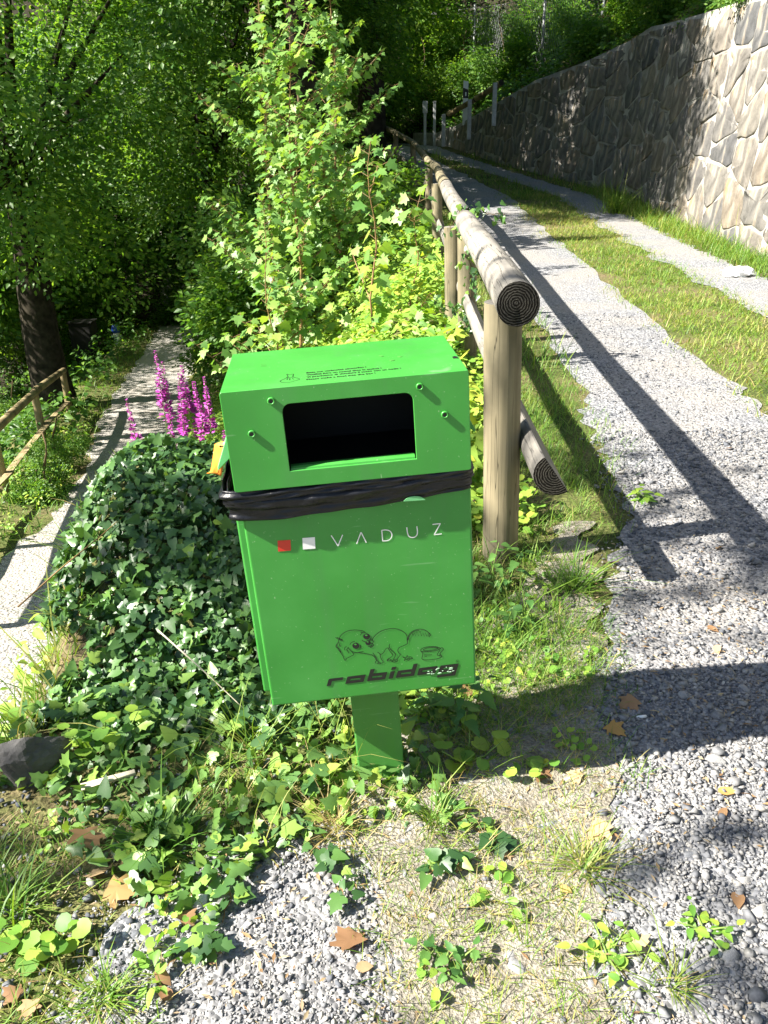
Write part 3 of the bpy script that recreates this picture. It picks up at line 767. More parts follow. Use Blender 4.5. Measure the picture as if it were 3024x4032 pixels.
# black liner folded over the rim: its own thing
lin = empty('bin_liner'); lin.matrix_world = BIN @ Matrix.Translation(BASE)
tag(lin, 'black plastic bin liner folded over the rim of the green waste bin', 'bin liner')
def liner_sheet(rows, seg, z_top, z_bot, off, seed, name, x0=-W2-.010, x1=W2-.008):
    r = np.random.default_rng(seed)
    per = []
    for (ax, ay, bx, by, n) in ((x0, HD-.03, x0, YB, 16), (x0, YB, x1, YB, seg), (x1, YB, x1, HD-.03, 14)):
        for k in range(n): per.append((ax+(bx-ax)*k/n, ay+(by-ay)*k/n, (bx-ax, by-ay)))
    per = np.array([(p[0], p[1]) for p in per]); n = len(per)
    d = norm(np.gradient(per, axis=0)); nrm = np.stack([d[:, 1], -d[:, 0]], -1)
    s = np.concatenate([[0], np.cumsum(np.linalg.norm(np.diff(per, axis=0), axis=1))])
    Vv = []
    for i in range(rows):
        t = i/(rows-1)
        fold = .0016*np.sin(t*15+s*3+1.3*np.sin(s*9+seed))+.0026*(1-np.abs(np.sin(t*5.5+s*2.2+.9*np.sin(s*6+seed)))**.6)+.0008*np.sin(t*31-s*9+2*np.sin(s*11))+.0016*np.sin(s*70+t*9)
        bul = off+.0055*math.sin(math.pi*min(1, t*1.05))
        zt = z_top-.006*np.sin(s*6); zb = z_bot+.006*np.sin(s*8+seed)-.010*np.exp(-((s-.30)/.10)**2)+.012*smooth(.5, .8, s)
        z = zt+(zb-zt)*t
        P = per+nrm*(bul+fold)[:, None]
        Vv.append(np.stack([P[:, 0]-BASE.x, P[:, 1]-BASE.y, z-BASE.z], -1))
    V = np.concatenate(Vv); F = [(i*n+j, i*n+j+1, (i+1)*n+j+1, (i+1)*n+j) for i in range(rows-1) for j in range(n-1)]
    o = link(name, npmesh(name, V, F, smooth=True), lin, M['liner'])
    m = o.modifiers.new('solid', 'SOLIDIFY'); m.thickness = .0006
    return o
liner_sheet(26, 70, -.196, -.257, .008, 1, 'folded_band')
liner_sheet(14, 70, -.194, -.226, .011, 5, 'upper_fold', x0=-W2-.016)
# orange bag tab showing at the dispenser
tabp = [((62, 690), (128, 672)), ((58, 715), (125, 715)), ((52, 760), (118, 760)), ((45, 810), (108, 815)), ((38, 838), (100, 852)), ((18, 845), (96, 862))]
bm = bmesh.new(); prev = None
for k, (a_, b_) in enumerate(tabp):
    yy = .13+.004*math.sin(k*1.7)
    A_ = on_bin(*crop1(*a_), 1, yy+.012); B_ = on_bin(*crop1(*b_), 1, yy-.006)
    row = [bm.verts.new(Vector(A_*(1-t)+B_*t)-BASE+Vector((0, .004*math.sin(t*5+k), 0))) for t in (0, .33, .66, 1)]
    if prev:
        for i in range(3): bm.faces.new((prev[i], prev[i+1], row[i+1], row[i]))
    prev = row
ob = bm_obj('waste_bag', bm, M['orange'], None, smooth_=True); ob.matrix_world = BIN @ Matrix.Translation(BASE)
ob.modifiers.new('solid', 'SOLIDIFY').thickness = .0008
tag(ob, 'orange plastic bag tab poking out beside the green bin hood', 'plastic bag')
bm = bmesh.new()
aw = [Vector(on_bin(*crop1(*p), 1, .118))-BASE for p in ((84, 702), (98, 694), (97, 699), (116, 698), (116, 706), (98, 706), (99, 711))]
f = bm.faces.new([bm.verts.new(p) for p in aw])
bm_obj('arrow_print', bm, M['black_print'], ob)

# ---------------------------------------------------------------- round timber fence
def log(name, a, b, r0, r1, mat, parent, seg=22, rings=16, seed=0, flat=None, endmat=None, ends=(True, True), cone=0):
    """round log from a to b; local Z is the axis; flat=(angle) cuts it to a half round"""
    a, b = Vector(a), Vector(b); L_ = (b-a).length
    q = (b-a).to_track_quat('Z', 'Y')
    r = np.random.default_rng(seed); ph = r.uniform(0, 6.28, 6)
    Vv = []
    for i in range(rings+1):
        t = i/rings; rad = r0+(r1-r0)*t
        for j in range(seg):
            th = j*2*math.pi/seg
            k = 1+.018*math.sin(2*th+ph[0]+t*2)+.012*math.sin(3*th+ph[1]-t*3)+.010*math.sin(t*9+ph[2])*math.sin(th+ph[3])
            x, y = rad*k*math.cos(th), rad*k*math.sin(th)
            if flat is not None:
                c_, s_ = math.cos(flat), math.sin(flat); d = x*c_+y*s_
                if d < 0: x -= d*c_; y -= d*s_
            Vv.append((x+.006*math.sin(t*4+ph[4]), y+.006*math.sin(t*3+ph[5]), t*L_))
    Fq = [(i*seg+j, i*seg+(j+1) % seg, (i+1)*seg+(j+1) % seg, (i+1)*seg+j) for i in range(rings) for j in range(seg)]
    o = link(name, npmesh(name, np.array(Vv), np.array(Fq), smooth=True), parent, mat)
    o.matrix_world = Matrix.Translation(a) @ q.to_matrix().to_4x4()
    for e, k in ((0, 0), (1, rings)):
        if not ends[e]: continue
        ring = Vv[k*seg:(k+1)*seg]
        cx = sum(p[0] for p in ring)/seg; cy = sum(p[1] for p in ring)/seg
        V2, F2 = [], []
        nr = 6
        for m_ in range(nr):
            f_ = 1-m_/nr
            for p in ring:
                crack = 0
                th = math.atan2(p[1]-cy, p[0]-cx)
                d_ = (th-ph[0]+math.pi) % (2*math.pi)-math.pi
                if abs(d_) < .16 and f_ > .1: crack = -.010*f_
                zz = (1 if e else -1)*(.0015+crack+.0008*math.sin(m_*2.6+th*3)) if m_ else 0
                V2.append((cx+(p[0]-cx)*f_, cy+(p[1]-cy)*f_, ring[0][2]+zz))
        V2.append((cx, cy, ring[0][2]+(.0012 if e else -.0012)))
        for m_ in range(nr-1):
            for j in range(seg): F2 += [(m_*seg+j, m_*seg+(j+1) % seg, (m_+1)*seg+(j+1) % seg), (m_*seg+j, (m_+1)*seg+(j+1) % seg, (m_+1)*seg+j)]
        for j in range(seg): F2.append(((nr-1)*seg+j, (nr-1)*seg+(j+1) % seg, len(V2)-1))
        eo = link('end_grain', npmesh('end_grain', np.array(V2), np.array(F2)), o, endmat or M['endgrain'])
    return o

def at_z(x, y, dz): return (x, y, float(height(x, y))+dz)
fence = empty('timber_fence', at_z(.42, 2.75, 0))
tag(fence, 'round timber post and rail fence running along the gravel track', 'fence')
bpy.context.view_layer.update()
def under(o, parent):
    mw = o.matrix_world.copy(); o.parent = parent; o.matrix_parent_inverse = Matrix.Translation(-parent.location); o.matrix_world = mw
POSTS = [(2.76, .425, 1.0), (5.75, .60, .95), (6.35, .575, .92), (10.9, .735, .96), (15.4, .90, .84), (19.5, .79, .95), (22.5, .47, .95), (25.5, -.06, .95)]
for k, (Y, X, hgt) in enumerate(POSTS):
    zg = float(h_up(Y))
    if k == 2: X -= .02
    o = log('post', (X+.018, Y, zg-.35), (X-.012, Y, zg+hgt-.035), .069, .064, M['post'], None, seed=20+k, ends=(False, True), endmat=M['rail']); under(o, fence)
rails = [((.425, 2.58, .990), (.585, 5.85, .975), .069, .066), ((.575, 5.85, .98), (.70, 9.0, 1.05), .066, .064), ((.70, 9.0, 1.05), (.775, 11.0, 1.06), .066, .06),
         ((.775, 11.0, 1.05), (.90, 13.3, 1.12), .062, .06), ((.90, 13.3, 1.12), (.925, 15.5, 1.12), .062, .06), ((.925, 15.5, 1.12), (.80, 19.5, 1.45), .06, .06), ((.80, 19.5, 1.45), (.48, 22.5, 1.70), .06, .06), ((.48, 22.5, 1.70), (-.05, 25.6, 2.0), .06, .06)]
for k, (a_, b_, r0, r1) in enumerate(rails):
    o = log('top_rail', a_, b_, r0, r1, M['rail'] if k < 2 else M['post'], None, seg=28 if k == 0 else 18, seed=40+k); under(o, fence)
low = [((.555, 2.44, .470), (.640, 5.9, .46)), ((.64, 5.9, .46), (.80, 11, .53)), ((.80, 11, .53), (.97, 15.5, .66)), ((.97, 15.5, .68), (.86, 19.5, .95)), ((.86, 19.5, .95), (.53, 22.5, 1.2))]
for k, (a_, b_) in enumerate(low):
    o = log('lower_rail', a_, b_, .074, .07, M['rail'], None, seed=60+k, flat=math.radians(-35)); under(o, fence)

# ---------------------------------------------------------------- lower fence by the path
lf = empty('path_fence', at_z(-5.2, 9.9, 0)); tag(lf, 'brown timber fence beside the lower gravel path', 'fence'); bpy.context.view_layer.update()
lys = [5.2, 7.4, 9.6, 12.5, 15.5]
lp = [(-4.9-.228*(Y-9.9), Y) for Y in lys]
for k, (X, Y) in enumerate(lp):
    o = log('post', at_z(X, Y, -.3), at_z(X, Y, .86), .065, .06, M['oldfence'], None, seed=80+k, rings=6, seg=12, ends=(False, True), endmat=M['oldfence']); under(o, lf)
for k in range(len(lp)-1):
    (xa, ya), (xb, yb) = lp[k], lp[k+1]
    for nm, dz, dx, rr in (('top_rail', .90, 0, .062), ('lower_rail', .38, .09, .05)):
        o = log(nm, at_z(xa+dx, ya, dz), at_z(xb+dx, yb+.08, dz), rr, rr*.95, M['oldfence'], None, seed=90+k, rings=6, seg=12, endmat=M['oldfence'], flat=None if dx == 0 else math.pi*1.5); under(o, lf)

# ---------------------------------------------------------------- stone retaining wall
wall = empty('stone_wall', (4.8, 11, 0)); tag(wall, 'tall mortared rubble stone retaining wall along the gravel track', 'wall')
ys = axis((2, 31, .2))
cum = np.concatenate([[0], np.cumsum(np.hypot(np.diff(ys), np.diff(xw(ys))))])
def wall_pt(u, v, out=0.0):
    """u metres along, v metres up; wall leans back 8 cm per metre"""
    Y = np.interp(u, cum, ys); X = xw(Y)
    e = .05; tx, ty = xw(Y+e)-xw(Y-e), 2*e; l = math.hypot(tx, ty)
    nx_, ny_ = -ty/l, tx/l                                  # towards the track
    return Vector((X-4.8+.08*v+nx_*out, Y-11+ny_*out, float(h_up(Y))-.10+v))
nu, nv = 120, 10
V = []
for i in range(nu+1):
    u = cum[-1]*i/nu; hgt = float(wall_h(np.interp(u, cum, ys)))+.06
    for j in range(nv+1): V.append(wall_pt(u, hgt*j/nv, -.003+.003*math.sin(i*1.7+j*2.1)))
    for dx in (.22, .5): p = wall_pt(u, hgt, 0); V.append((p.x+dx, p.y, p.z))
w_ = nv+3
F = [(i*w_+j, i*w_+j+1, (i+1)*w_+j+1, (i+1)*w_+j) for i in range(nu) for j in range(w_-1)]
link('mortar_face', npmesh('mortar_face', np.array([tuple(p) for p in V]), F), wall, M['mortar'])
# rubble stones: clipped cells of a jittered lattice, each its own piece
def clip(poly, p, n):
    out = []
    for a, b in zip(poly, poly[1:]+poly[:1]):
        da, db = (a[0]-p[0])*n[0]+(a[1]-p[1])*n[1], (b[0]-p[0])*n[0]+(b[1]-p[1])*n[1]
        if da <= 0: out.append(a)
        if da*db < 0:
            t = da/(da-db); out.append((a[0]+(b[0]-a[0])*t, a[1]+(b[1]-a[1])*t))
    return out
rw = np.random.default_rng(11)
seeds = []
u = float(np.interp(8.2, ys, cum)); col_i = 0
while u < float(np.interp(27.4, ys, cum)):
    wdt = rw.uniform(.50, .95); hgt = float(wall_h(np.interp(u, cum, ys)))
    v = rw.uniform(-.2, .2)
    while v < hgt+.3:
        seeds.append((u+rw.uniform(-.16, .16)+.10*(v-1), v)); v += rw.uniform(.30, .66)
    u += wdt
SK = 1.0
for i, s in enumerate(seeds):
    hgt = float(wall_h(np.interp(np.clip(s[0], 0, cum[-1]), cum, ys)))
    if s[1] > hgt+.2 or s[1] < -.2: continue
    poly_ = [(s[0]-.8, s[1]-.9), (s[0]+.8, s[1]-.9), (s[0]+.8, s[1]+.9), (s[0]-.8, s[1]+.9)]
    for j, q in enumerate(seeds):
        if i == j or abs(q[0]-s[0]) > 1.6 or abs(q[1]-s[1]) > 1.8: continue
        n_ = (q[0]-s[0], (q[1]-s[1])*.8); l = math.hypot(*n_); n_ = (n_[0]/l, n_[1]/l)
        mid = ((q[0]+s[0])/2-n_[0]*.014, (q[1]+s[1])/2-n_[1]*.014)
        poly_ = clip(poly_, mid, n_)
        if len(poly_) < 3: break
    if len(poly_) < 3: continue
    poly_ = clip(poly_, (0, hgt), (0, 1)); poly_ = clip(poly_, (0, -.1), (0, -1)) if len(poly_) >= 3 else poly_
    if len(poly_) < 3: continue
    # chamfer corners and roughen
    rp = []
    for a_, b_ in zip(poly_, poly_[1:]+poly_[:1]):
        for t in (.16, .5, .84):
            rp.append((a_[0]+(b_[0]-a_[0])*t+rw.normal(0, .012), a_[1]+(b_[1]-a_[1])*t+rw.normal(0, .012)))
    cx = sum(p[0] for p in rp)/len(rp); cy = sum(p[1] for p in rp)/len(rp)
    pr = rw.uniform(.004, .018); tl = rw.normal(0, .02, 2)
    org = wall_pt(cx, cy, 0); Vv = []; n = len(rp)
    for f_, o_ in ((1.0, -.03), (1.0, pr*.35), (.93, pr*.85), (.62, pr)):
        for p in rp:
            x, y = cx+(p[0]-cx)*f_, cy+(p[1]-cy)*f_
            Vv.append(wall_pt(x, y, o_+(tl[0]*(x-cx)+tl[1]*(y-cy)+rw.normal(0, .006) if o_ > 0 else 0))-org)
    Vv.append(wall_pt(cx, cy, pr+rw.normal(0, .006))-org)
    Fv = []
    for k in range(3):
        for j in range(n): Fv += [(k*n+j, k*n+(j+1) % n, (k+1)*n+(j+1) % n), (k*n+j, (k+1)*n+(j+1) % n, (k+1)*n+j)]
    for j in range(n): Fv.append((3*n+j, 3*n+(j+1) % n, 4*n))
    o = link('stone', npmesh('stone', np.array([tuple(p) for p in Vv]), np.array(Fv)), wall, M['wallstone']); o.location = org

# ---------------------------------------------------------------- leaf templates
def fan(outline, zf, centre=(0, .42)):
    P = [(x, y, zf(x, y)) for x, y in outline]+[(centre[0], centre[1], zf(*centre))]
    n = len(outline)
    return np.array(P), np.array([(n, i, (i+1) % n) for i in range(n)])
def mirror(right): return right+[(-x, y) for x, y in right[::-1] if abs(x) > 1e-6]
IVYT = fan(mirror([(0, 0), (.16, -.06), (.40, .02), (.52, .22), (.30, .34), (.42, .60), (.20, .66), (0, 1.0)]), lambda x, y: .10*abs(x)-.18*y*y, (0, .32))
IVYT3 = fan(mirror([(0, .0), (.14, -.10), (.44, -.06), (.40, .18), (.30, .30), (.34, .52), (.16, .60), (0, .92)]), lambda x, y: .05*abs(x)-.30*x*x-.05*y*y+.08*math.sin(7*x+5*y), (0, .30))
IVYT2 = fan(mirror([(0, .02), (.18, -.08), (.34, .0), (.36, .25), (.28, .42), (.18, .70), (0, 1.0)]), lambda x, y: .16*abs(x)-.10*y*y, (0, .30))
MAPLET = fan(mirror([(0, 0), (.20, -.04), (.46, -.02), (.34, .16), (.62, .34), (.60, .46), (.34, .46), (.30, .54), (.24, .78), (.12, .78), (0, 1.05)]), lambda x, y: .10*abs(x)-.16*y*y-.12*x*x, (0, .28))
OVATET = fan(mirror([(0, 0), (.20, .12), (.28, .35), (.20, .68), (0, 1.0)]), lambda x, y: .25*abs(x)-.25*y*y, (0, .45))
ROUNDT = fan(mirror([(0, .06), (.22, -.06), (.46, .10), (.52, .42), (.36, .74), (0, .86)]), lambda x, y: .14*abs(x)-.06*y*y, (0, .4))
NETT = fan(mirror([(0, 0), (.18, .02), (.30, .16), (.26, .22), (.30, .32), (.22, .40), (.24, .52), (.14, .62), (.14, .74), (0, 1.0)]), lambda x, y: .2*abs(x)-.25*y*y, (0, .4))
DIAT = (np.array([(0, 0, 0), (.30, .45, .08), (0, 1, -.05), (-.30, .45, .08)]), np.array([(0, 1, 2), (0, 2, 3)]))
# blade: two quads and a tip, bent along +Z-normal axis
BLADET = (np.array([(-.5, 0, 0), (.5, 0, 0), (-.42, .4, .06), (.42, .4, .06), (-.28, .75, .22), (.28, .75, .22), (0, 1, .42)]), np.array([(0, 1, 3), (0, 3, 2), (2, 3, 5), (2, 5, 4), (4, 5, 6)]))

def rand_dir(n, r=rng):
    a = r.uniform(0, 2*math.pi, n); return np.stack([np.cos(a), np.sin(a), np.zeros(n)], -1)

def blades(pos, hgt, wid, lean, tint, r=rng):
    n = len(pos)
    d = rand_dir(n, r); up = norm(np.array([0, 0, 1.0])+d*np.asarray(lean).reshape(-1, 1)*r.uniform(.2, 1.2, (n, 1)))
    X = norm(np.cross(up, d)); Z = np.cross(X, up); Z = np.where((Z*d).sum(-1, keepdims=True) < 0, -Z, Z)
    sc = np.stack([np.broadcast_to(wid, n), hgt, hgt*r.uniform(.3, 1.6, n)], -1)
    return scatter(*BLADET, pos, X, up, Z, sc, tint)

def build(name, parts, mat, parent=None):
    Vs, Fs, Ts, o = [], [], [], 0
    for V, F, T in parts:
        Vs.append(V); Fs.append(F+o); Ts.append(T); o += len(V)
    return link(name, npmesh(name, np.vstack(Vs), np.vstack(Fs), np.concatenate(Ts)), parent, mat)

def on_ground(X, Y, dz=0): return np.stack([X, Y, height(X, Y)+dz], -1)

# ---------------------------------------------------------------- gravel stones
def stone_tpl(seed):
    """angular chip: hull of a few random points"""
    r = np.random.default_rng(seed); bm = bmesh.new()
    P = norm(r.normal(size=(10, 3)))*r.uniform(.8, 1.1, (10, 1))*np.array([1.05, .85, .62])
    for p in P: bm.verts.new(p)
    bmesh.ops.convex_hull(bm, input=bm.verts)
    loose = [v for v in bm.verts if not v.link_faces]
    for v in loose: bm.verts.remove(v)
    bmesh.ops.triangulate(bm, faces=bm.faces); bm.verts.index_update()
    V = np.array([v.co[:] for v in bm.verts]); F = np.array([[v.index for v in f.verts] for f in bm.faces]); bm.free()
    return V, F
STPL = [stone_tpl(i+40) for i in range(6)]
def pebbles(n, region, size, seed, tint=(0, 1)):
    r = np.random.default_rng(seed); parts = []
    X, Y = region(r, n); n = len(X)
    s = size(r, n, X, Y)
    for k in range(6):
        m = np.arange(n) % 6 == k
        q = norm(r.normal(size=(m.sum(), 3))*np.array([1, 1, .25])+0); Z = norm(np.array([0, 0, 1.0])+r.normal(size=(m.sum(), 3))*.35)
        Xa, Ya, Za = frames(norm(np.cross(Z, q)), Z)
        pos = on_ground(X[m], Y[m])+Za*0; pos[:, 2] += .006+s[m]*r.uniform(.10, .42, m.sum())
        parts.append(scatter(*STPL[k], pos, Xa, Ya, Za, s[m], np.clip(r.beta(1.7, 1.9, m.sum()), 0, 1)*(tint[1]-tint[0])+tint[0]))
    return parts
def reg_track(y0, y1, dens=None):
    def f(r, n):
        Y = y0+(y1-y0)*r.uniform(0, 1, n); X = r.uniform(-1.2, 2.4, n)
        k = (X > track_l(Y)+.05*fbm(X, Y, 9, 2)+.05*r.normal(size=n)) & (X < track_r(Y)) & (np.abs(X) < .56*(Y*.913+.6)+.1)
        return X[k], Y[k]
    return f
def thin(f, seed):
    def g_(r, n):
        X, Y = f(r, n); dd = np.minimum(X-dirt_l(Y), dirt_r(Y)-X)+.05*fbm(X, Y, 8, 3); k = r.uniform(size=len(X)) < np.clip(1.0-dd/.10, .42+.4*(fbm(X, Y, 6, 33) > .2), 1); return X[k], Y[k]
    return g_
peb = pebbles(125000, thin(reg_track(.45, 2.0), 1), lambda r, n, X, Y: np.clip(r.lognormal(-5.90, .48, n), .0016, .014)*(1+.6*smooth(.35, .8, X)), 1, tint=(.34, 1.0))
peb += pebbles(4500, thin(reg_track(.45, 2.0), 2), lambda r, n, X, Y: np.clip(r.lognormal(-5.15, .38, n), .0035, .015)*(1+.4*smooth(.35, .8, X)), 7, tint=(.1, 1.0))
peb += pebbles(52000, reg_track(1.7, 4.2), lambda r, n, X, Y: np.clip(r.lognormal(-5.30, .5, n), .0028, .024), 2)
peb += pebbles(14000, reg_track(3.6, 7.5), lambda r, n, X, Y: np.clip(r.lognormal(-5.1, .35, n), .004, .016), 3)
def reg_soil(r, n):
    Y = r.uniform(.55, 2.4, n); X = r.uniform(-1.2, .9, n)
    k = (X < track_l(Y)+.1) & (fbm(X, Y, 5, 9) > -.2) & (X > xedge(Y)+.1)
    return X[k], Y[k]
peb += pebbles(5000, reg_soil, lambda r, n, X, Y: np.clip(r.lognormal(-5.1, .45, n), .003, .018), 4)
pb = build('gravel', peb, M['pebble']); tag(pb, 'loose grey crushed gravel scattered over the track and foreground', 'gravel', kind='stuff')

# larger stones picked out one by one: pixel, size (m), material, label
def rock_mesh(seed, sub=2):
    bm = bmesh.new(); bmesh.ops.create_icosphere(bm, subdivisions=sub, radius=1)
    r = np.random.default_rng(seed); V = np.array([v.co[:] for v in bm.verts]); F = np.array([[v.index for v in f.verts] for f in bm.faces]); bm.free()
    for _ in range(9):
        n_ = norm(r.normal(size=3)); d = r.uniform(.38, .75); V = V-np.maximum(V@n_-d, 0)[:, None]*n_
    V = V*r.uniform(.8, 1.25, 3)*np.array([1, .8, .6])+r.normal(0, .012, V.shape)
    return npmesh('stone', V, F)
ROCKS = [rock_mesh(100+i) for i in range(8)]
def ground_hit(px, py, z0=0.0):
    d = ray(px, py); t = .5
    lo, hi = .3, 80
    p = CAMP
    for t in np.arange(.4, 80, .02):
        p = CAMP+d*t
        if p[2] < float(height(p[0], p[1])): break
    for _ in range(12):
        q = CAMP+d*(t-.02); 
        break
    return p
def rock(px, py, size, mat, label, group=None, k=None, name='stone'):
    p = ground_hit(px, py)
    me = ROCKS[(k if k is not None else random.randrange(8))]
    key = me.name+mat.name
    m2 = bpy.data.meshes.get(key)
    if m2 is None:
        m2 = me.copy(); m2.name = key; m2.materials.append(mat)
    o = link(name, m2); o.location = (p[0], p[1], float(height(p[0], p[1]))+size*.22); o.scale = (size,)*3
    o.rotation_euler = (random.uniform(-.3, .3), random.uniform(-.3, .3), random.uniform(0, 6.28))
    return tag(o, label, 'stone', group)
G1 = 'loose grey stones lying on the gravel'
for px, py, s in ((2530, 2640, .022), (2700, 2760, .026), (2560, 3000, .024), (2830, 3010, .03), (2760, 3040, .02), (2150, 3790, .017), (2015, 3770, .02), (2040, 3830, .024), (1895, 3880, .016),
                  (2480, 2770, .018), (2640, 2560, .018), (2250, 3090, .02), (2390, 2960, .016), (2930, 2730, .022), (2860, 2560, .02), (2600, 3180, .02), (2430, 3610, .018), (2880, 3790, .025), (2740, 3820, .022),
                  (2560, 3880, .024), (1640, 3760, .012), (1350, 3800, .012), (1280, 3620, .012), (760, 3700, .014), (530, 3690, .016), (900, 3900, .014), (2340, 3900, .018), (2930, 3480, .024), (2990, 3620, .03), (2080, 3940, .02), (1720, 3690, .010), (1750, 3560, 0.012), (1850, 3650, 0.014), (1950, 3560, 0.012), (2100, 3620, 0.013), (2180, 3700, 0.015), (1900, 3980, 0.016), (2250, 3980, 0.016), (1650, 3900, 0.012), (2050, 3450, 0.012), (2500, 3480, 0.016)):
    rock(px, py, s, M['rock'], 'loose angular grey stone lying on the gravel', G1)
rock(790, 3560, .028, M['whiterock'], 'chalky white stone among ivy sprigs in front of the bin', k=1)
rock(500, 3690, .018, M['whiterock'], 'small pale stone on the gravel near dry leaves and grass', k=2)
rock(1620, 3290, .018, M['whiterock'], 'pale rounded stone at the gravel edge below the ivy', k=3)
rock(1560, 3310, .016, M['whiterock'], 'flat cream stone beside the pale rounded stone below the ivy', k=4)
rock(2365, 3530, .022, M['rock'], 'mottled grey and white stone beneath a sprawling grass tuft', k=5)
rock(2455, 3355, .024, M['rock'], 'slate blue flat stone beside a curled brown leaf', k=6)
rock(2710, 3390, .024, M['rock'], 'dark blue grey block of stone standing on the gravel', k=0)
p = ground_hit(120, 2900)
bm = bmesh.new(); bmesh.ops.create_icosphere(bm, subdivisions=4, radius=1)
r_ = np.random.default_rng(12); cuts = [(norm(r_.normal(size=3)), r_.uniform(.45, .8)) for _ in range(11)]
for v in bm.verts:
    p_ = np.array(v.co)
    for n_, d_ in cuts: p_ = p_-max(p_@n_-d_, 0)*n_*.96
    p_ = p_*(1+.035*math.sin(9*p_[0]+5*p_[2])*math.sin(8*p_[1]+3*p_[2])+.02*math.sin(23*p_[0]+19*p_[1]+17*p_[2]))
    v.co = p_*np.array([.105, .085, .085])
rk = bm_obj('rock', bm, M['darkrock'], None); rk.location = (-.90, 1.63, .035); rk.rotation_euler = (.1, .3, .5)
tag(rk, 'large dark grey rock at the terrace edge beside the ivy', 'rock')
# cigarette end, split wood, crumpled paper
p = ground_hit(2525, 2838)
Vc, Fc = tube([(p[0]-.013, p[1], .014), (p[0]+.013, p[1]+.004, .014)], .0045, 10)
o = link('cigarette_end', npmesh('cigarette_end', Vc, Fc, smooth=True), None, M['white']); tag(o, 'white cigarette end lying on the shaded gravel', 'cigarette end')
a_, b_ = ground_hit(330, 3150), ground_hit(540, 3080)
bm = bmesh.new()
d_ = Vector(b_-a_); d_.z = 0; L_ = d_.length; 
vsx = box_bm(bm, 0, L_, -.011, .011, 0, .012); vsx[2].co.y -= .009; vsx[6].co.y -= .01; vsx[0].co.y += .006
o = bm_obj('wood_offcut', bm, M['palewood'], None, bevel=.002); o.location = (a_[0], a_[1], float(height(a_[0], a_[1]))+.03); o.rotation_euler = (.2, -.03, math.atan2(d_.y, d_.x))
tag(o, 'pale split wood piece lying among the ivy', 'wood piece')
p = ground_hit(2900, 1090)
bm = bmesh.new(); bmesh.ops.create_icosphere(bm, subdivisions=3, radius=.10)
for v in bm.verts: v.co *= 1+.35*math.sin(v.co.x*70+v.co.z*50)*math.sin(v.co.y*60+1); v.co.z *= .6; v.co.x *= 1.6
o = bm_obj('crumpled_paper', bm, M['white']); o.location = (p[0], p[1], float(height(p[0], p[1]))+.05); tag(o, 'crumpled white paper caught in the grass below the stone wall', 'paper')

# ---------------------------------------------------------------- grass
gparts = []
def sow(n, fx_, fy_, cond, hh, ww, lean, tint, seed):
    r = np.random.default_rng(seed)
    X = r.uniform(*fx_, n) if isinstance(fx_, tuple) else None; Y = r.uniform(*fy_, n)
    if X is None: X = fx_(r, Y)
    k = cond(X, Y) if cond else np.ones(n, bool)
    X, Y = X[k], Y[k]; n = len(X)
    h_ = r.lognormal(math.log(hh), .4, n)
    t = np.clip(r.normal(tint[0], tint[1], n)+.12*fbm(X, Y, 2.2, 6), 0, 1)
    gparts.append(blades(on_ground(X, Y, -.005), h_, ww*r.uniform(.7, 1.3, n), lean, t, r))
# verge between fence and track
sow(13000, (.3, 1.3), (2.45, 5.2), lambda X, Y: (X < track_l(Y)-.06+.14*fbm(X, Y, 5, 1)+.10*rng.normal(size=X.shape)) & (fbm(X, Y, 3, 4) > -.9), .055, .0032, .8, (.40, .18), 1)
sow(9000, (.3, 1.7), (5.2, 16), lambda X, Y: (X < track_l(Y)+.05), .10, .006, .7, (.34, .18), 2)
# around the bin foot, right of it
sow(5000, (.05, .75), (1.55, 2.7), lambda X, Y: (X < track_l(Y)-.10+.10*rng.normal(size=X.shape)) & (fbm(X, Y, 6, 7) > -.1), .05, .0030, .9, (.34, .22), 3)
sow(900, (.22, .60), (2.0, 2.75), lambda X, Y: fbm(X, Y, 7, 17) > .2, .09, .0048, .9, (.28, .16), 31)
# centre strip of the track and verge below the wall
def cx_l(Y): return track_r(Y)+.02
sow(52000, (2.1, 3.9), (3.5, 19), lambda X, Y: (X > track_r(Y)-.04+.12*fbm(X, Y, 3, 2)+.09*rng.normal(size=X.shape)) & (X < rt_l(Y)+.06+.09*rng.normal(size=X.shape)) & (fbm(X, Y, 2.6, 51)+.4*rng.normal(size=X.shape) > -.9), .050, .0065, .9, (.50, .16), 4)
sow(16000, (4.1, 5.1), (5, 19), lambda X, Y: (X > rt_r(Y)-.02+.08*rng.normal(size=X.shape)) & (X < xw(Y)+.05), .15, .008, .7, (.42, .16), 5)
sow(5000, (.5, 4.6), (18, 26), lambda X, Y: ((X > rt_r(Y)) & (X < xw(Y))) | ((X > track_r(Y)) & (X < rt_l(Y))), .12, .012, .7, (.40, .18), 6)
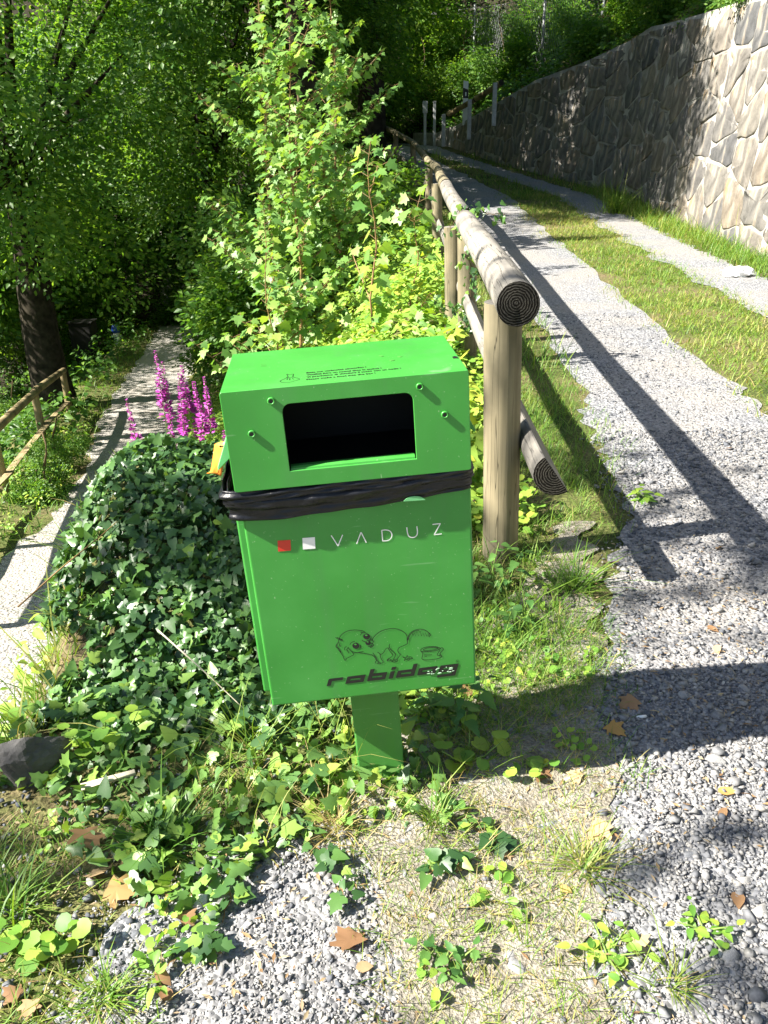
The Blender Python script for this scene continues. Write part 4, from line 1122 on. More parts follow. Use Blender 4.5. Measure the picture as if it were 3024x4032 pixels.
# foreground: thin dry patches in front of and right of the bin
sow(26000, (-.2, .75), (.55, 2.1), lambda X, Y: (X > dirt_l(Y)-.03+.04*rng.normal(size=X.shape)) & (X < dirt_r(Y)+.02+.04*rng.normal(size=X.shape)) & (fbm(X, Y, 6, 21)+.25*rng.normal(size=X.shape) > .0), .036, .0022, 1.0, (.55, .22), 7)
sow(11000, (.12, .75), (1.5, 2.3), lambda X, Y: (X < dirt_r(Y)+.06*rng.normal(size=X.shape)) & (fbm(X, Y, 6, 22)+.3*rng.normal(size=X.shape) > -.5), .05, .0024, 1.0, (.28, .18), 71)
sow(2200, (-1.2, .75), (.55, 2.4), lambda X, Y: (X < dirt_r(Y)+.05) & (X > xedge(Y)) & (fbm(X, Y, 4, 29) > 0), .06, .0016, 5.0, (.88, .08), 72)
sow(8000, (-1.2, -.25), (.5, 1.7), lambda X, Y: (fbm(X, Y, 4, 23)+.3*rng.normal(size=X.shape) > .0) & (X < -.42+.25*(Y-1.0)), .045, .0026, 1.2, (.50, .26), 8)
sow(1200, (-.5, .25), (1.2, 1.65), lambda X, Y: fbm(X, Y, 8, 25) > .45, .05, .0024, 1.1, (.75, .15), 9)
# bank between terrace and lower path, path verges
sow(26000, (-2.9, -.85), (1.4, 8), lambda X, Y: (X < xedge(Y)+.05) & (X > xp(Y)+.66), .11, .005, .8, (.46, .16), 10)
sow(14000, (-9, -3.0), (7, 30), lambda X, Y: (np.abs(X-xp(Y)) > .80) & (np.abs(X-xp(Y)) < 1.9), .16, .011, .8, (.38, .16), 11)
gr = build('grass', gparts, M['grass']); tag(gr, 'green and straw coloured grass along track, verge and path edges', 'grass', kind='stuff')

# single tufts that stand out
def tuft(px, py, n, hgt, wid, tint, lean, label, seed, group=None):
    p = ground_hit(px, py); r = np.random.default_rng(seed)
    a = rand_dir(n, r)*np.abs(r.normal(0, .35*hgt, (n, 1)))*1.0
    pos = on_ground(p[0]+a[:, 0], p[1]+a[:, 1], -.005)
    b = blades(pos, r.lognormal(math.log(hgt), .3, n), wid, lean, np.clip(r.normal(*tint, n), 0, 1), r)
    o = build('grass_tuft', [b], M['grass'])
    me = o.data; o.location = (p[0], p[1], float(height(p[0], p[1])))
    me.transform(Matrix.Translation(-o.location)); return tag(o, label, 'grass tuft', group)
tuft(640, 3330, 90, .12, .0055, (.16, .1), 1.0, 'dark green broad bladed grass tuft left of the wood piece', 1)
tuft(1720, 3260, 70, .10, .0036, (.38, .15), .7, 'upright grass tuft with yellow base among ivy before the bin post', 2)
tuft(2300, 3420, 150, .10, .0028, (.52, .2), 1.6, 'sprawling half dry grass tuft beside the mottled stone', 3)
tuft(2260, 2330, 110, .15, .0055, (.30, .1), 1.1, 'leafy bright grass tuft growing to the right of the bin', 4)
tuft(60, 3600, 90, .11, .0045, (.32, .15), 1.0, 'long loose grass tuft in the corner left of the gravel', 5)
tuft(420, 3960, 90, .07, .0038, (.40, .15), 1.0, 'short bright grass tuft at the gravel edge near fallen leaves', 6)
tuft(2640, 3890, 70, .07, .0028, (.55, .15), 1.1, 'small yellowing grass tuft standing alone on the gravel', 7)
tuft(1330, 3280, 130, .085, .0028, (.82, .08), 1.4, 'straw dry grass tuft in front of the bin post', 8)
tuft(2420, 840, 200, .42, .012, (.42, .1), .8, 'tall arching grass clump at the foot of the stone wall', 9)
tuft(990, 2990, 60, .20, .0030, (.45, .15), .8, 'thin wispy grass tuft rising out of the ivy left of the bin', 10)
tuft(1350, 2960, 40, .22, .0024, (.6, .15), .6, 'slender seed headed grass tuft beside the left edge of bin post', 11)
# ---------------------------------------------------------------- ivy
def leafmesh(name, tpl, mat):
    me = npmesh(name, *tpl); me.materials.append(mat); return me
def place_leaf(me, parent, pos, Yd, N, s):
    X, Y, Z = frames(Yd[None], N[None]); X, Y, Z = X[0], Y[0], Z[0]
    o = bpy.data.objects.new('leaf', me); COL.objects.link(o); o.parent = parent
    b = parent.location
    o.matrix_local = Matrix(((X[0]*s, Y[0]*s, Z[0]*s, pos[0]-b.x), (X[1]*s, Y[1]*s, Z[1]*s, pos[1]-b.y), (X[2]*s, Y[2]*s, Z[2]*s, pos[2]-b.z), (0, 0, 0, 1)))
    return o
IVYM = [leafmesh('ivy_leaf', IVYT, M['ivy_o']), leafmesh('ivy_leaf', IVYT2, M['ivy_o']), leafmesh('ivy_leaf', IVYT3, M['ivy_o'])]
IVYM_SUN = [leafmesh('sunlit_ivy_leaf', T_, M['ivy_sunlit_o']) for T_ in (IVYT, IVYT2, IVYT3)]
def ivy_leaves(n, region, seed, size=(.030, .075), lift=(.01, .07), upmix=.45, tilt=.45):
    r = np.random.default_rng(seed); X, Y = region(r, n)
    Nn = tnormal(X, Y); acc = r.uniform(0, 1, len(X)) < np.clip(.25/np.maximum(Nn[:, 2], .05), 0, 1)
    X, Y, Nn = X[acc], Y[acc], Nn[acc]; n = len(X)
    pos = on_ground(X, Y)+Nn*r.uniform(*lift, (n, 1))
    N2 = norm(Nn+np.array([-.25, -.35, upmix])+r.normal(0, tilt, (n, 3)))
    down = norm(np.stack([Nn[:, 0], Nn[:, 1], -.6+0*X], -1)+r.normal(0, .8, (n, 3)))
    s = r.uniform(*size, n)
    return pos, down, N2, s
def ivy_thing(name, label, base, leaves, nobj, seed, stuff_tint=(.38, .2), young=False):  # young picks the ivy palette with sunlight painted in
    pos, d, Nn, s = leaves
    t = empty(name, base); tag(t, label, 'ivy')
    r = np.random.default_rng(seed)
    depth = (pos-CAMP)@CF; vis = s/depth
    order = np.argsort(-vis*(1+.25*r.uniform(size=len(s))))
    top = order[:nobj]; rest = order[nobj:]
    for k in top: place_leaf((IVYM_SUN if young else IVYM)[k % 3], t, pos[k], d[k], Nn[k], float(s[k]))
    if len(rest):
        parts = []
        for q, T in enumerate((IVYT, IVYT2, IVYT3)):
            m = rest[q::3]; X, Y, Z = frames(d[m], Nn[m])
            parts.append(scatter(*T, pos[m]-np.array(t.location), X, Y, Z, s[m], np.clip(r.normal(*stuff_tint, len(m)), 0, 1)))
        o = build('ivy_leaves', parts, M['ivy_sunlit' if young else 'ivy'], t); tag(o, kind='stuff')
    return t
def reg_mound(r, n):
    X = r.uniform(-1.55, .05, n); Y = r.uniform(1.72, 3.75, n)
    k = (X > xedge(Y)-.03-.06*fbm(X, Y, 6, 3)) & (X < -.12+.10*fbm(X, Y, 4, 4)-.35*smooth(2.6, 1.9, Y)*0) & (Y > 1.75+.1*fbm(X, Y, 5, 31))
    return X[k], Y[k]
mt = ivy_thing('ivy_mound', 'dense dark green ivy covering the mound left of the bin', (-.7, 2.7, .3), ivy_leaves(52000, reg_mound, 3, size=(.018, .054)), 300, 3)
def reg_fore(r, n):
    X = r.uniform(-1.0, .36, n); Y = r.uniform(1.02, 2.0, n)
    dd = fbm(X, Y, 5, 41)*.10
    k = (Y > 1.36-.33*smooth(-.1, -.35, X)*smooth(-.75, -.4, X)*.6+.10*np.abs(X+.1)+dd) & (X > xedge(Y)+.0) & (X < .16+.5*(1.72-Y)*0+dd)
    return X[k], Y[k]
ivy_thing('ivy_patch', 'low trailing ivy around the foot of the green bin post', (-.3, 1.5, 0), ivy_leaves(9500, reg_fore, 5, size=(.016, .055), lift=(.01, .055), upmix=.9, tilt=.38), 300, 5, (.45, .2), True)
# runner sprigs over the gravel
def sprig(label, pix, seed):
    r = np.random.default_rng(seed); P = [ground_hit(*p) for p in pix]
    t = empty('ivy_runner', (P[0][0], P[0][1], 0)); tag(t, label, 'ivy')
    pts = np.array([(p[0], p[1], float(height(p[0], p[1]))+.014) for p in P]); Q = []
    for i in range(len(pts)-1):
        for k in range(5): Q.append(pts[i]+(pts[i+1]-pts[i])*k/5+r.normal(0, .004, 3)*np.array([1, 1, .3]))
    Q.append(pts[-1]); Q = np.array(Q)
    Vt, Ft = tube(Q-np.array(t.location), .0014, 5); link('stem', npmesh('stem', Vt, Ft), t, M['redstem'])
    for q in Q[::1]:
        for _ in range(2):
            if r.uniform() < .75:
                d = rand_dir(1, r)[0]; place_leaf(IVYM[r.integers(2)], t, q+np.array([0, 0, r.uniform(.006, .03)])+d*.012, d+np.array([0, 0, -.1]), norm(np.array([-.2, -.3, 1.0])+r.normal(0, .3, 3)), float(r.uniform(.022, .045)))
sprig('ivy runner creeping over the gravel toward the chalky white stone', [(1000, 3330), (950, 3450), (900, 3560), (880, 3660)], 1)
sprig('broad ivy runner spilling from the ivy patch onto the gravel', [(1180, 3300), (1260, 3380), (1330, 3470), (1370, 3590)], 2)
sprig('ivy runner lying alone among the pebbles with two leaf pairs', [(760, 3740), (830, 3770), (880, 3790)], 3)
sprig('ivy runner in thin dry grass right of the upright grass tuft', [(1780, 3240), (1880, 3300), (1960, 3350)], 4)
sprig('short ivy runner with dark leaves beside loose dark stones', [(1690, 3470), (1760, 3430), (1800, 3420)], 5)

# ivy climbing on the timber fence
def vine(label, pts, n, seed, spread=.03, size=(.025, .05)):
    r = np.random.default_rng(seed); t = empty('ivy_vine', pts[0]); tag(t, label, 'ivy')
    P = np.array(pts, float); Q = np.array([P[i]+(P[i+1]-P[i])*k/8+r.normal(0, .006, 3) for i in range(len(P)-1) for k in range(8)]+[P[-1]])
    Vt, Ft = tube(Q-P[0], .0025, 5); link('stem', npmesh('stem', Vt, Ft), t, M['twig'])
    for k in range(n):
        q = Q[r.integers(len(Q))]+r.normal(0, spread, 3)
        place_leaf(IVYM[k % 2], t, q, norm(np.array([0, -.2, -1.0])+r.normal(0, .7, 3)), norm(np.array([-.7, -.6, .5])+r.normal(0, .5, 3)), float(r.uniform(*size)))
vine('dark ivy strand hanging down the second fence post', [(.575, 5.5, .93), (.60, 5.55, .75), (.61, 5.6, .5), (.60, 5.6, .3), (.5, 5.6, .12)], 110, 1, .035)
vine('bright ivy sprig wrapped over the fence top rail joint', [(.47, 5.6, .93), (.54, 5.7, 1.05), (.64, 5.7, 1.03), (.82, 5.6, 1.02)], 60, 2, .035)
vine('ivy ring curled around the fence post base behind the bin', [(.36, 5.5, .50), (.48, 5.52, .44), (.58, 5.55, .40), (.62, 5.65, .42)], 45, 3, .03)

# ---------------------------------------------------------------- small plants with single leaves
def plant(name, label, base, stems, me, node, lsize, seed, stemmat, cat='plant', pair=True, srad=.003, droop=.25, group=None):
    """stems: list of (offset xy, height, lean xy); leaves in opposite pairs up each stem"""
    r = np.random.default_rng(seed); t = empty(name, base); tag(t, label, cat, group)
    b = np.array(base, float); tubes = []
    for (ox, oy), hgt, (lx, ly) in stems:
        n = max(4, int(hgt/node)+1); P = np.array([b+np.array([ox+lx*hgt*(k/(n-1))**1.6, oy+ly*hgt*(k/(n-1))**1.6, hgt*k/(n-1)]) for k in range(n)])
        tubes.append(tube(P-b, np.linspace(srad, srad*.4, n), 5)); ang = r.uniform(0, 6.28)
        for k in range(1, n):
            ang += 1.57+r.normal(0, .25)
            f = 1-.55*max(0, (k/(n-1)-.45))
            for sgn in (0, math.pi) if pair else (0,):
                d = np.array([math.cos(ang+sgn), math.sin(ang+sgn), .25-droop*r.uniform(0, 2)])
                place_leaf(me, t, P[k]+d*lsize*.18, d, norm(np.array([0, 0, 1.0])+.5*d*0+r.normal(0, .22, 3)), float(lsize*f*r.uniform(.75, 1.2)))
    Vt, Ft = merge(tubes); link('stem', npmesh('stem', Vt, Ft), t, stemmat)
    return t
NETM = leafmesh('nettle_leaf', NETT, M['nettle_o']); RNDM = leafmesh('round_leaf', ROUNDT, M['herb_o']); OVM = leafmesh('ovate_leaf', OVATET, M['herb_o'])
def gpos(px, py): p = ground_hit(px, py); return (p[0], p[1], float(height(p[0], p[1])))
plant('nettle', 'young nettle with toothed leaves at the foot of the fence post', gpos(1930, 2330), [((0, 0), .20, (.1, -.1)), ((.07, .02), .16, (.2, -.2)), ((-.05, -.03), .14, (-.2, -.2))], NETM, .035, .062, 1, M['stem'])
plant('nettle', 'nettle with toothed leaves between the bin edge and bright grass', gpos(1990, 2520), [((0, 0), .13, (.1, -.2)), ((.05, .03), .12, (.2, .1))], NETM, .03, .055, 2, M['stem'])
plant('nettle', 'shaded nettle low under the right side of the bin', gpos(1790, 2840), [((0, 0), .13, (.2, -.2)), ((.06, .03), .11, (.2, .1)), ((-.06, .02), .12, (-.2, 0)), ((.02, -.06), .1, (0, -.3))], NETM, .03, .06, 3, M['stem'])
plant('round_leaf_plant', 'scalloped round leaf plant half in the bin shadow', gpos(1850, 3030), [((0, 0), .05, (.6, -.5)), ((.03, .01), .06, (.9, .1)), ((-.03, 0), .055, (-.8, -.2)), ((.0, .03), .06, (.1, .8))], RNDM, .03, .06, 4, M['stem'], pair=False)
plant('round_leaf_plant', 'small light green round leaf weed at the sunny shade edge', gpos(2080, 3080), [((0, 0), .045, (.6, -.5)), ((.02, .01), .05, (.9, .1)), ((-.02, 0), .045, (-.8, -.2))], RNDM, .025, .042, 5, M['stem'], pair=False)
plant('weed', 'low rosette weed with toothed leaves on the gravel', gpos(1760, 3810), [((0, 0), .05, (.2, -.2)), ((.02, .0), .045, (.8, .1)), ((-.02, .01), .045, (-.7, .1)), ((0, -.02), .04, (0, -.7))], NETM, .014, .034, 6, M['stem'])
plant('weed', 'spreading narrow leaf weed below the sprawling grass tuft', gpos(2390, 3800), [((0, 0), .03, (2.2, -.3)), ((0, 0), .03, (-2.2, .2)), ((0, 0), .03, (.3, -2.2)), ((0, 0), .03, (-.5, 2.0)), ((0, 0), .03, (1.5, 1.5))], OVM, .009, .036, 7, M['stem'])
plant('weed', 'spreading narrow leaf weed close to the track edge stones', gpos(2770, 3680), [((0, 0), .025, (2.2, -.3)), ((0, 0), .025, (-2.2, .2)), ((0, 0), .025, (.3, -2.2)), ((0, 0), .025, (-.5, 2.0))], OVM, .009, .032, 8, M['stem'])
plant('weed', 'leafy weed sprouting beside the large dark rock', gpos(420, 2960), [((0, 0), .12, (.2, -.2)), ((.05, .02), .10, (.4, .1)), ((-.05, -.02), .09, (-.3, -.1))], RNDM, .03, .045, 9, M['stem'])
plant('weed', 'broad leaf weed in long grass in the left corner', gpos(150, 3780), [((0, 0), .06, (.4, -.3)), ((.03, .01), .06, (.7, .2)), ((-.03, .02), .05, (-.6, .1))], RNDM, .02, .05, 10, M['stem'])
plant('weed', 'green weed sprig growing on the track beside the rail shadow', gpos(2520, 1985), [((0, 0), .05, (.8, -.3)), ((.03, .01), .05, (-.8, .2)), ((0, .02), .05, (.2, .8))], OVM, .014, .055, 11, M['stem'])

# fallen leaves
DRYM = []
for k in range(4):
    r = np.random.default_rng(300+k); T = MAPLET if k < 2 else OVATET
    Vd = T[0].copy(); Vd[:, 2] += .35*np.sin(Vd[:, 0]*4+k)*.3+.25*(Vd[:, 1]-.4)**2+r.normal(0, .03, len(Vd)); Vd[:, 1] -= .4
    me = npmesh('fallen_leaf', Vd, T[1]); me.materials.append(M['dryleaf']); DRYM.append(me)
GL = 'dry fallen leaves on the ground'
def fallen(px, py, s, k, label, group=None, lift=.012):
    p = ground_hit(px, py); o = link('fallen_leaf', DRYM[k]); o.scale = (s,)*3
    o.location = (p[0], p[1], float(height(p[0], p[1]))+lift+s*.08)
    o.rotation_euler = (random.uniform(-.35, .35), random.uniform(-.35, .35), random.uniform(0, 6.28)); tag(o, label, 'leaf', group)
fallen(360, 3360, .075, 0, 'curled brown leaf in the shade left of broad grass tuft', lift=.03)
fallen(480, 3540, .065, 1, 'large orange brown leaf resting on the gravel left of white stone')
fallen(1370, 3720, .065, 0, 'crumpled tan maple leaf lying alone on open gravel')
fallen(2470, 2800, .06, 1, 'pale curled leaf at the edge of the shaded gravel')
fallen(2420, 2900, .055, 0, 'dark brown leaf in the bin shadow beside shaded grass')
fallen(2350, 3310, .06, 1, 'torn brown leaf next to the slate blue stone')
fallen(1840, 2740, .07, 0, 'brown dry leaf directly under the right bottom corner of bin')
fallen(2870, 1780, .045, 2, 'yellow leaf lying on the sunny track beyond the rail shadow')
fallen(2220, 3540, .03, 2, 'small tan leaf caught in the sprawling grass tuft')
fallen(1300, 3170, .03, 3, 'small brown leaf on the ivy in front of bin')
for px, py, k in ((2260, 3080, 1), (2130, 3090, 0), (2820, 2570, 3), (2960, 2415, 3), (2850, 3150, 3), (2840, 3230, 3), (2000, 3390, 0), (1810, 3430, 1), (2510, 3740, 1), (2440, 3830, 3), (1430, 3830, 3), (660, 3950, 3), (640, 3870, 2),
                  (740, 3640, 1), (760, 3540, 3), (380, 3470, 0), (60, 3950, 1), (120, 3990, 0), (1670, 3820, 3), (2900, 3560, 3), (2800, 2490, 3), (2420, 2230, 3), (2830, 2170, 3), (220, 3120, 0), (2140, 2260, 2), (2290, 2510, 2), (1060, 2820, 2), (900, 2650, 2)):
    fallen(px, py, random.uniform(.032, .05), k, 'small dry brown leaf fallen on the ground', GL)

# crumbs of dead leaf and straw
r_ = np.random.default_rng(91); n_l = 5200
X_, Y_ = r_.uniform(-1.1, 1.3, n_l), r_.uniform(.6, 3.2, n_l)
k_ = (fbm(X_, Y_, 4, 71)+.3*r_.normal(size=n_l) > -.1) & (X_ > xedge(Y_)+.05); X_, Y_ = X_[k_], Y_[k_]; n_l = len(X_)
Xa, Ya, Za = frames(rand_dir(n_l, r_), norm(np.array([0, 0, 1.0])+r_.normal(0, .25, (n_l, 3))))
sz = r_.uniform(.004, .015, n_l)
lit = build('leaf_litter', [scatter(*DIAT, on_ground(X_, Y_, .014), Xa, Ya, Za, np.stack([sz*r_.uniform(.4, 1.1, n_l), sz*r_.uniform(.8, 2.2, n_l), sz], -1), r_.uniform(0, 1, n_l))],
            leaf_mat('leaf_crumbs', [(0.16, 0.09, 0.04), (0.30, 0.20, 0.10), (0.42, 0.34, 0.20), (0.22, 0.16, 0.10)], 'attr', .1, .8, tcol=(1, .8, .5)))
tag(lit, 'brown crumbs of dead leaf and straw strewn over soil and gravel', 'leaf litter', kind='stuff')
# long stems arching over the ivy mound
for lab, pts, mt_ in (('long thin reddish stem arching over the ivy mound', [(70, 2390, 2.05), (250, 2230, 2.2), (420, 2090, 2.4), (560, 1960, 2.6)], 'redstem'), ('pale bent dry stalk leaning across the lit ivy', [(620, 2480, 1.9), (800, 2640, 1.8), (960, 2790, 1.75)], 'palewood')):
    P = np.array([CAMP+ray(a, b)*(y/ray(a, b)[1]) for a, b, y in pts]); P = np.array(spl([tuple(p) for p in P], 5))
    V_, F_ = tube(P-P[0], np.linspace(.0028, .0012, len(P)), 6); o = link('stalk', npmesh('stalk', V_, F_, smooth=True), None, M[mt_]); o.location = P[0]; tag(o, lab, 'stalk')

# ---------------------------------------------------------------- slope undergrowth (uncountable) behind the bin
def cover(n, region, hfun, size, seed, tpl, tint, mat):
    r = np.random.default_rng(seed); X, Y = region(r, n); n = len(X)
    hh = hfun(X, Y)*r.beta(2, 1.2, n)
    pos = on_ground(X, Y)+np.stack([0*X, 0*X, hh], -1)
    d = norm(rand_dir(n, r)+np.array([0, 0, -.15])); Nn = norm(np.array([-.35, -.3, 1.0])+r.normal(0, .42, (n, 3)))
    Xa, Ya, Za = frames(d, Nn)
    return scatter(*tpl, pos, Xa, Ya, Za, r.uniform(*size, n), np.clip(r.normal(*tint, n)+.12*fbm(X, Y, 1.5, 12), 0, 1))
def reg_slope(r, n):
    Y = 3.3+11.5*r.uniform(0, 1, n)**1.2; X = r.uniform(-5.0, .75, n)
    k = (X < xf(Y)-.02) & (X > xp(Y)+.75) & ((Y > 3.9) | (X < -1.3) | (X > -.1))
    return X[k], Y[k]
hs = lambda X, Y: .16+.22*np.clip(fbm(X, Y, 1.4, 15)+.5, 0, 2)*np.clip((Y-3)/3, .3, 1)
und = [cover(38000, reg_slope, hs, (.035, .09), 1, OVATET, (.55, .2), None), cover(6000, reg_slope, hs, (.07, .15), 2, MAPLET, (.5, .2), None)]
def reg_verge(r, n):
    Y = r.uniform(2.9, 6.5, n); X = r.uniform(-.1, .85, n)
    k = (X < xf(Y)+.12+.1*fbm(X, Y, 4, 8)); return X[k], Y[k]
und += [cover(4500, reg_verge, lambda X, Y: .13+0*X, (.02, .05), 3, ROUNDT, (.5, .2), None)]
def reg_low(r, n):
    Y = r.uniform(1.2, 15, n); X = r.uniform(-7.0, -1.1, n)
    k = (X < xedge(Y)-.1) & (np.abs(X-xp(Y)) > .92) & (np.abs(X-xp(Y)) < 2.3) & (fbm(X, Y, 2.5, 19) > -.1)
    return X[k], Y[k]
und += [cover(26000, reg_low, lambda X, Y: .22+0*X, (.03, .07), 4, OVATET, (.5, .2), None)]
def reg_weeds(r, n):
    Y = r.uniform(.6, 2.6, n); X = r.uniform(-1.2, .75, n)
    k = (fbm(X, Y, 5, 61) > .35) & (X > xedge(Y)+.03) & (X < dirt_r(Y)) & ((X > .05) | (X < -.40+.25*(Y-1.0)) | (Y > 1.45))
    return X[k], Y[k]
und += [cover(5200, reg_weeds, lambda X, Y: .035+0*X, (.008, .024), 31, ROUNDT, (.35, .2), None), cover(2200, reg_weeds, lambda X, Y: .05+0*X, (.015, .04), 32, OVATET, (.35, .2), None)]
uo = build('undergrowth', und, M['herb']); tag(uo, 'mixed bright green leafy undergrowth on the slope between fence and lower path', 'undergrowth', kind='stuff')
# darker forest floor cover further off and on the bank above the wall
def reg_far(r, n):
    Y = r.uniform(12, 40, n); X = r.uniform(-18, 3, n)
    k = ((np.abs(X-xp(Y)) > 1.0) & (X < xf(Y)-.2) & ((Y > 14) | (X < xp(Y)-1))) & (np.abs(X) < .5*Y+2)
    return X[k], Y[k]
def reg_bank(r, n):
    Y = r.uniform(8, 40, n); X = xw(Y)+.28+r.uniform(0, 1, n)**1.3*8
    return X, Y
def reg_left(r, n):
    Y = r.uniform(5, 16, n); X = xp(Y)-1.7-r.uniform(0, 6, n); return X, Y
hf = lambda X, Y: .25+.5*np.clip(fbm(X, Y, .8, 25)+.3, 0, 2)
far = [cover(20000, reg_far, hf, (.10, .20), 5, OVATET, (.3, .2), None), cover(22000, reg_bank, hf, (.08, .17), 6, OVATET, (.3, .2), None), cover(9000, reg_left, hf, (.07, .14), 7, OVATET, (.3, .2), None)]
fo = build('undergrowth', far, M['tree']); tag(fo, 'darker green ground cover under the trees and on the bank above the wall', 'undergrowth', kind='stuff')

# ---------------------------------------------------------------- trees and shrubs
def crown_mesh(seed, nspray, per, R_, leaf, lobes, flat=.55, tint=(.45, .22), mat=None, tpl=DIAT, spread=.25):
    """leaf sprays gathered in clumps through an ellipsoid of radii R_, centred on the origin"""
    r = np.random.default_rng(seed); R_ = np.array(R_)
    lc = norm(r.normal(size=(lobes, 3)))*r.uniform(.35, .95, (lobes, 1)); lr = r.uniform(.13, spread, lobes)
    pick = r.integers(lobes, size=nspray)
    C = lc[pick]+norm(r.normal(size=(nspray, 3)))*(lr[pick]*r.uniform(.2, 1, nspray)**.5)[:, None]
    C = C*R_
    out = norm(np.stack([C[:, 0], C[:, 1], -.25*R_.mean()*np.ones(nspray)], -1)+r.normal(0, .35, (nspray, 3)))
    upv = norm(np.array([0, 0, .55])+np.array(SUN)*.75+out*.25+r.normal(0, .25, (nspray, 3)))
    Xs, Ys, Zs = frames(out, upv)
    n = nspray*per; sp = np.repeat(np.arange(nspray), per)
    a, b = r.uniform(0, 1, n), r.normal(0, .33, n); L_ = leaf*6.5
    pos = C[sp]+Ys[sp]*(a*L_)[:, None]+Xs[sp]*(b*L_*(1-.5*a))[:, None]+Zs[sp]*r.normal(0, leaf*.45, n)[:, None]
    d = norm(Ys[sp]*.7+Xs[sp]*np.sign(b)[:, None]*.8+r.normal(0, .25, (n, 3)))
    Nn = norm(Zs[sp]+r.normal(0, .38, (n, 3)))
    Xa, Ya, Za = frames(d, Nn)
    V, F, T = scatter(*tpl, pos, Xa, Ya, Za, leaf*r.uniform(.65, 1.2, n), np.clip(r.normal(*tint, n)+np.repeat(r.normal(0, .12, nspray), per), 0, 1))
    me = npmesh('crown', V, F, T); me.materials.append(mat or M['tree'])
    return me, lc*R_
def trunk_mesh(base_r, hgt, lean, targets, seed, mat, z0=-.5):
    r = np.random.default_rng(seed)
    n = 12; P = np.array([(lean[0]*(k/n)+.08*math.sin(k*.9+seed), lean[1]*(k/n)+.08*math.cos(k*1.1+seed), z0+(hgt-z0)*k/n) for k in range(n+1)])
    rad = base_r*np.linspace(1, .35, n+1)**1.0; rad[0] *= 1.5; rad[1] *= 1.12
    parts = [tube(P, rad, 10)]
    for tg in targets:
        k = int(np.clip((tg[2]*.55)/(hgt-z0)*n+1, 6, n)); a = P[k]; mid = (a+tg)/2+np.array([0, 0, .15*np.linalg.norm(tg-a)])*.5+r.normal(0, .1, 3)
        parts.append(tube([a, mid, tg], [rad[k]*.42, rad[k]*.25, .012], 6, False))
    V, F = merge(parts)
    me = npmesh('trunk', V, F, smooth=True); me.materials.append(mat)
    return me
CR_ = {
 'beech': crown_mesh(1, 1400, 18, (3.6, 3.6, 4.4), .115, 52),
 'beech2': crown_mesh(2, 1400, 18, (3.4, 3.8, 4.2), .115, 48, tint=(.55, .22)),
 'tall': crown_mesh(3, 3000, 20, (3.4, 3.4, 5.0), .12, 42, tint=(.35, .2)),
 'far': crown_mesh(4, 1500, 18, (3.8, 3.8, 4.8), .17, 40, tint=(.35, .22)),
 'far2': crown_mesh(5, 1500, 18, (4.0, 3.6, 4.6), .17, 38, tint=(.5, .22)),
 'shrub': crown_mesh(6, 520, 16, (1.0, 1.0, .85), .075, 16, tint=(.5, .22)),
 'shrub2': crown_mesh(7, 520, 16, (1.1, .9, .8), .085, 14, tint=(.4, .22)),
}
def tree(name, label, x, y, kind, zc, scale=1.0, rz=0.0, tr=.22, mat=None, lean=(0, 0), cat='tree', group=None, top=None):
    """zc: crown centre above the ground"""
    z = float(height(x, y)); t = empty(name, (x, y, z)); tag(t, label, cat, group)
    me, lc = CR_[kind]
    c = link('crown', me, t); c.location = (lean[0], lean[1], zc); c.scale = (scale,)*3; c.rotation_euler = (0, 0, rz)
    Rz = np.array(Matrix.Rotation(rz, 3, 'Z'))
    tg = (lc@Rz.T)*scale*.8+np.array([lean[0], lean[1], zc])
    hgt = top or zc+1.5*scale
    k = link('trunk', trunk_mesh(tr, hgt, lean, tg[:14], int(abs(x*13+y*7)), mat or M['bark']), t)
    return t
def shade_tree():
    r = np.random.default_rng(77); x, y = -6.3, -.4; z = float(height(x, y)); t = empty('young_tree', (x, y, z)); tag(t, 'sparse young tree below the terrace dappling the ivy mound with shade', 'tree')
    b = np.array([x, y, z]); parts, tg = [], []
    for c, rad, n in (((-6.64, .90, 6.3), .36, 210), ((-7.3, .05, 6.0), .35, 55), ((-5.7, -.85, 6.0), .5, 60), ((-6.4, 1.9, 6.6), .5, 120), ((-6.9, .6, 7.9), .5, 120)):
        c = np.array(c); tg.append(c-b); pos = c-b+r.normal(0, rad*.55, (n, 3)); d = norm(r.normal(size=(n, 3))+np.array([0, 0, -.3])); Nn = norm(np.array(SUN)+r.normal(0, .4, (n, 3)))
        X, Y, Z = frames(d, Nn); parts.append(scatter(*MAPLET, pos, X, Y, Z, r.uniform(.07, .13, n), r.uniform(.2, .8, n)))
    build('crown', parts, M['maple'], t)
    link('trunk', trunk_mesh(.10, 8.5, (-.2, .3), tg, 5, M['bark']), t)
shade_tree()
GT = 'trees of the wood behind the lower path'
tree('beech_tree', 'spreading beech with thick dark trunk behind the path fence', -6.85, 16.6, 'beech', 7.2, 1.15, 0, .42)
tree('beech_tree', 'beech with low bright sprays overhanging the path fence end', -6.9, 12.6, 'beech2', 7.3, 1.0, 1.0, .25)
tree('beech_tree', 'beech with layered sprays leaning over the lower path', -3.8, 19.5, 'beech', 7.2, 1.0, 2.2, .26)
tree('beech_tree', 'pale trunked beech rising from the slope beside lower path', -5.0, 25.5, 'beech2', 8.6, 1.15, 4.0, .22, M['bark_pale'], top=11)
tree('tall_tree', 'tall dark trunked tree beside the bend of the gravel track', -.22, 23.8, 'tall', 7.6, 1.1, 0.5, .42, top=12)
tree('tall_tree', 'tall tree shading the track from the slope below fence', -1.3, 17.8, 'tall', 8.6, 1.0, 1.7, .26, top=11)
tree('tall_tree', 'slim dark tree behind the maples on the slope', -2.6, 20.8, 'tall', 7.0, 1.0, 3.0, .22, top=10)
